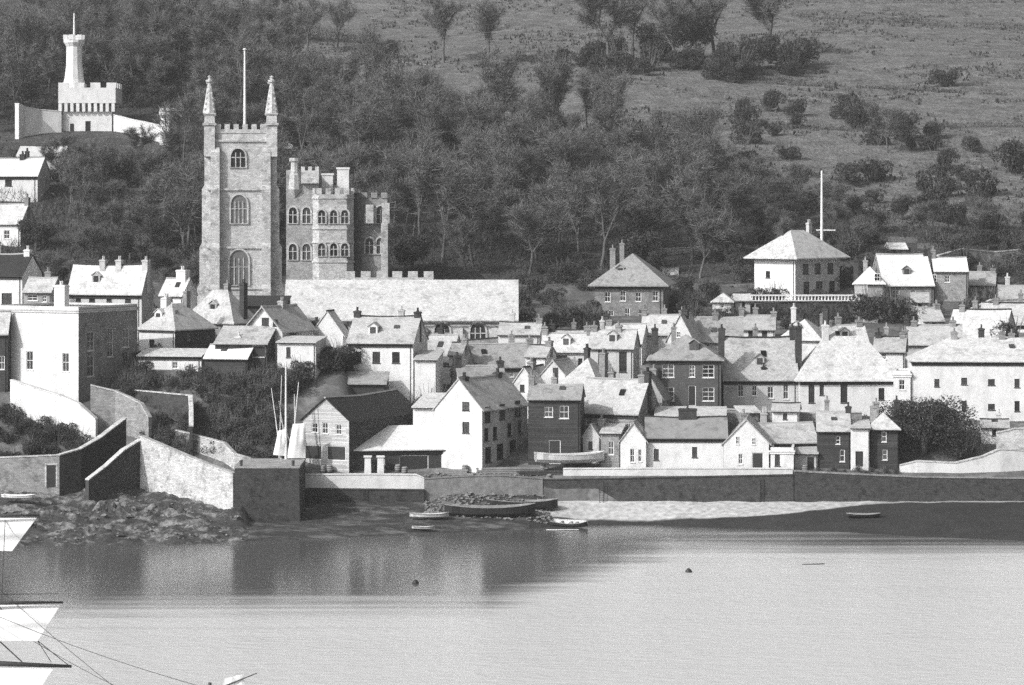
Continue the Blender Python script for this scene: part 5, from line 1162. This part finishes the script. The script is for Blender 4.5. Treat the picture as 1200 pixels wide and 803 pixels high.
# fallen rubble: boulders on the slip and the rocky shore
def boulders():
    mb = MB(); r = random.Random(12)
    for i in range(800):
        if r.random() < .8: px = r.uniform(498, 645); D_ = r.uniform(403, 412)
        else: px = r.uniform(-20, 290); D_ = r.uniform(384, 407)
        x_ = X(px, D_); z_ = terr(x_, D_); s = r.uniform(.07, .26)*(1.6 if r.random() < .08 else 1); o_ = len(mb.v)
        if z_ < -.1: continue
        import itertools
        c = Vector((x_, D_, z_+s*.25)); vs = []
        for a_, b_, k_ in ((1, 0, 0), (0, 1, 0), (-1, 0, 0), (0, -1, 0), (0, 0, 1), (0, 0, -1), (.7, .7, .55), (-.7, .6, .5), (.6, -.7, .5), (-.65, -.65, .6)):
            vs.append(c+Vector((a_*r.uniform(.7, 1.4), b_*r.uniform(.7, 1.3), k_*r.uniform(.5, .9)))*s)
        mb.add(vs, [(0, 6, 4), (6, 1, 4), (1, 7, 4), (7, 2, 4), (2, 9, 4), (9, 3, 4), (3, 8, 4), (8, 0, 4), (0, 1, 6), (1, 2, 7), (2, 3, 9), (3, 0, 8), (0, 5, 1), (1, 5, 2), (2, 5, 3), (3, 5, 0)])
    tag(mb.build('rubble', M['hole'], uv=False), 'scattered rocks and rubble along the weedy foreshore', 'rubble', kind='stuff')
boulders()
# jagged rock ledges on the left shore
for i, (px, D_, w, d, h, lb) in enumerate([(60, 397, 7, 3, 1.2, 'long pale rock ledge below the doorway wall'), (130, 398, 6, 3, 1.6, 'humped rock ledge under the dark ramp wall'), (190, 398, 7, 3, 1.5, 'bright rock ledge at the foot of the sunlit slipway'), (100, 389, 9, 3, .9, 'flat weedy rock ledge at the water line'), (230, 391, 8, 3, .9, 'dark low rock ledge beside the bastion'), (28, 391, 5, 2.5, 1.0, 'broken rock ledge at the left edge')]):
    x_ = X(px, D_); g = MB(); n1, n2 = 26, 14; vs = []
    for j in range(n2+1):
        for k_ in range(n1+1):
            u, v_ = k_/n1*2-1, j/n2*2-1; e = max(0, 1-abs(u)**2.5)*max(0, 1-abs(v_)**2.5)
            z_ = h*e*(.6+.7*mn.fractal(Vector((u*3+i*7, v_*3, 0)), 1, 2, 5))+(.25*h*e*abs(mn.noise(Vector((u*9, v_*9, i))))) 
            vs.append((u*w/2, v_*d/2, z_-.25))
    g.add(vs, [(j*(n1+1)+k_, j*(n1+1)+k_+1, (j+1)*(n1+1)+k_+1, (j+1)*(n1+1)+k_) for j in range(n2) for k_ in range(n1)])
    oo = g.build('rock_ledge', M['rock'], uv=False, recalc=False); oo.location = (x_, D_, terr(x_, D_, False)); oo.rotation_euler[2] = R(-6+i*4); tag(oo, lb, 'rock')

# ------------------------------------------------------------------ square-rigged ship at the lower left
DS = 150.0; mx = X(-75, DS)
sh = thing('sailing_ship', 'square-rigged ship whose white sails and yards reach in at the lower left', 'ship', (mx, DS, 0))
def lx(px, d=DS): return X(px, d)-mx
def spar_(name, a_, b_, r0, r1, m='spar', parent=sh, mid=None):
    q = MB(); q.tube(a_, b_, r0, r1, 10); return q.build(name, M[m], parent, smooth=True)
hb = MB(); N_ = 16; rows = []
for i in range(N_+1):
    t = i/N_; yy = -19+38*t; w = 3.9*(1-abs(2*t-1)**3.2)**.55 if 0 < t < 1 else .25; w = max(w, .25) if t > .5 else max(w, 2.2); s_ = 4.0+1.1*(2*t-1)**2
    rows.append([(-w, yy, s_), (-w*1.02, yy, 2), (-w*.85, yy, -.2), (-w*.3, yy, -2), (w*.3, yy, -2), (w*.85, yy, -.2), (w*1.02, yy, 2), (w, yy, s_)])
hb.add([p for q in rows for p in q], [(i*8+j, i*8+j+1, (i+1)*8+j+1, (i+1)*8+j) for i in range(N_) for j in range(7)]+[tuple(range(8)), tuple(N_*8+j for j in range(7, -1, -1))])
hb.build('hull', M['hull'], sh)
db = MB(); db.add([p for q in rows for p in ((q[0][0]*.97, q[0][1], 3.3), (q[7][0]*.97, q[7][1], 3.3))], [(i*2, i*2+1, i*2+3, i*2+2) for i in range(N_)]); db.build('deck', M['wood'], sh, recalc=False)
for yy, top in ((-9, 31), (0, 35), (9, 33)):
    q = MB(); q.tube((0, yy, 0), (0, yy, 16), .34, .28, 10); q.tube((0, yy-.3, 14), (0, yy-.3, 25), .2, .15, 8); q.tube((0, yy-.5, 23), (0, yy-.5, top), .13, .06, 8); q.box(-1.1, 1.1, yy-.7, yy+.5, 14.5, 14.65); q.build('mast', M['spar'], sh)
spar_('bowsprit', (0, 18, 4.6), (0, 29, 8.5), .28, .1)
def yard(px_tip, py, d, r_=.16, dy=0, tilt=0):
    zt = Z(py, d); L_ = lx(px_tip, d); y_ = d-DS
    q = MB(); q.tube((-L_, y_-.9, zt+tilt), (0, y_-.35, zt+tilt/2), r_*.45, r_, 8); q.tube((0, y_-.35, zt+tilt/2), (L_, y_, zt), r_, r_*.4, 8); return q.build('yard', M['spar'], sh, smooth=True)
yard(46, 604, 159, .09); yard(74, 706, 150, .12); yard(84, 781, 150, .17, tilt=.55); yard(70, 696, 150.8, .03)
def sail(px0, top, tl, tr, br, bl, d=150):
    c_ = [(tl[0], tl[1], d+.2), (tr[0], tr[1], d+.2), (br[0], br[1], d-.5), (bl[0], bl[1], d-.5)]; return cloth('', c_, d, parent=sh, name='sail', amp=.22, n=16)
sail(0, 0, (-196, 607), (43, 607), (14, 646), (-170, 642), 159)
sail(0, 0, (-228, 709), (71, 709), (44, 751), (-190, 752), 150)
sail(0, 0, (-230, 778), (62, 784), (20, 850), (-190, 870), 149.6)
def line(a_, b_, r_=.025, sag=.0, nm='stay'):
    q = MB(); a_, b_ = Vector(a_), Vector(b_); pr = a_
    for i in range(1, 9):
        t = i/8; p = a_.lerp(b_, t); p.z -= sag*4*t*(1-t); q.tube(pr, p, r_, r_, 4, False); pr = p
    q.build(nm, M['rope'], sh)
def W3(px, py, d): return (X(px, d)-mx, d-DS, Z(py, d))
line(W3(-75, 690, 150), W3(262, 812, 132), .014, .3); line(W3(40, 752, 150), W3(240, 850, 140), .013, .2); line(W3(-75, 620, 159), W3(140, 810, 140), .012, .2)
line(W3(0, 752, 150), W3(26, 776, 149.8), .03); line(W3(-6, 770, 150), W3(-6, 830, 150), .14)
line(W3(6, 610, 159), W3(2, 706, 152), .02); line(W3(44, 751, 149.5), W3(60, 776, 149.8), .018); line(W3(82, 781, 150), W3(-75, 640, 150), .02, .2)
# small lugger whose masthead reaches in at the bottom
lg = thing('lugger', 'small lugger whose white sail peak pokes in at the lower edge', 'boat', (X(262, 118), 118, 0))
def lw(px, py, d=118): return Vector((X(px, d)-lg.location.x, d-118, Z(py, d)))
q = MB(); N_ = 12; rows = []
for i in range(N_+1):
    t = i/N_; xx = -6+12*t; w = max(.1, 1.7*(1-abs(2*t-1)**2.6)**.6); rows.append([(xx, -w, 1.6), (xx, -w*.9, .5), (xx, -w*.2, -.6), (xx, w*.2, -.6), (xx, w*.9, .5), (xx, w, 1.6)])
q.add([p for r_ in rows for p in r_], [(i*6+j, i*6+j+1, (i+1)*6+j+1, (i+1)*6+j) for i in range(N_) for j in range(5)]+[(i*6+5, i*6, (i+1)*6, (i+1)*6+5) for i in range(N_)]); q.build('hull', M['hull'], lg)
q = MB(); mt = lw(246, 800); q.tube((mt.x, 0, 0), (mt.x, 0, mt.z), .16, .06, 8); q.build('mast', M['spar'], lg)
q = MB(); a_ = lw(236, 815); b_ = lw(301, 789); q.tube(a_, b_, .035, .02, 6); q.build('yard', M['spar'], lg)
cc = [(262, 796, 118), (284, 790, 118), (310, 880, 118.6), (246, 880, 118.6)]
cloth('', cc, 118, parent=lg, name='sail', amp=.06)

# ------------------------------------------------------------------ light, sky, camera
az, el = R(-128), R(34)     # sun to the left and a little behind the camera (azimuth from +Y, clockwise positive)
sd = Vector((math.sin(az)*math.cos(el), math.cos(az)*math.cos(el), math.sin(el)))
l = bpy.data.lights.new('sun', 'SUN'); l.energy = 3.3; l.angle = R(.53); l.color = (1, .99, .98)
lo = bpy.data.objects.new('sun', l); COL.objects.link(lo); lo.rotation_euler = (-sd).to_track_quat('-Z', 'Y').to_euler(); lo.location = (0, 0, 200)
w = bpy.data.worlds.new('World'); sc.world = w; w.use_nodes = True; nt = w.node_tree
sky = nt.nodes.new('ShaderNodeTexSky'); sky.sky_type = 'NISHITA'; sky.sun_disc = False; sky.sun_elevation = el; sky.sun_rotation = az; sky.dust_density = 6
bw = nt.nodes.new('ShaderNodeRGBToBW'); nt.links.new(sky.outputs[0], bw.inputs[0]); nt.links.new(bw.outputs[0], nt.nodes['Background'].inputs[0]); nt.nodes['Background'].inputs[1].default_value = .15
cam = bpy.data.cameras.new('camera'); cam.lens = 120; cam.sensor_width = 36; cam.clip_end = 4000; cam.clip_start = 1; cam.shift_y = -181.5/1200
co = bpy.data.objects.new('camera', cam); COL.objects.link(co); co.location = (0, 0, EYE); co.rotation_euler = (R(90), 0, 0); sc.camera = co
vs = sc.view_settings; vs.view_transform = 'Standard'; vs.look = 'None'; vs.gamma = 1; vs.exposure = 0.2
hm = bpy.data.materials.new('haze_air'); hm.use_nodes = True; hn = hm.node_tree.nodes; hn.remove(hn['Principled BSDF'])
pv = hn.new('ShaderNodeVolumePrincipled'); pv.inputs['Color'].default_value = (.9, .9, .9, 1); pv.inputs['Density'].default_value = .00013; pv.inputs['Anisotropy'].default_value = .2
hm.node_tree.links.new(pv.outputs[0], hn['Material Output'].inputs['Volume'])
hb_ = MB(); hb_.box(-820, 820, -210, 1520, -12, 170); tag(hb_.build('haze', hm, uv=False), kind='stuff')
sc.cycles.volume_bounces = 0; sc.cycles.use_denoising = False; sc.cycles.max_bounces = 6; sc.cycles.transparent_max_bounces = 8
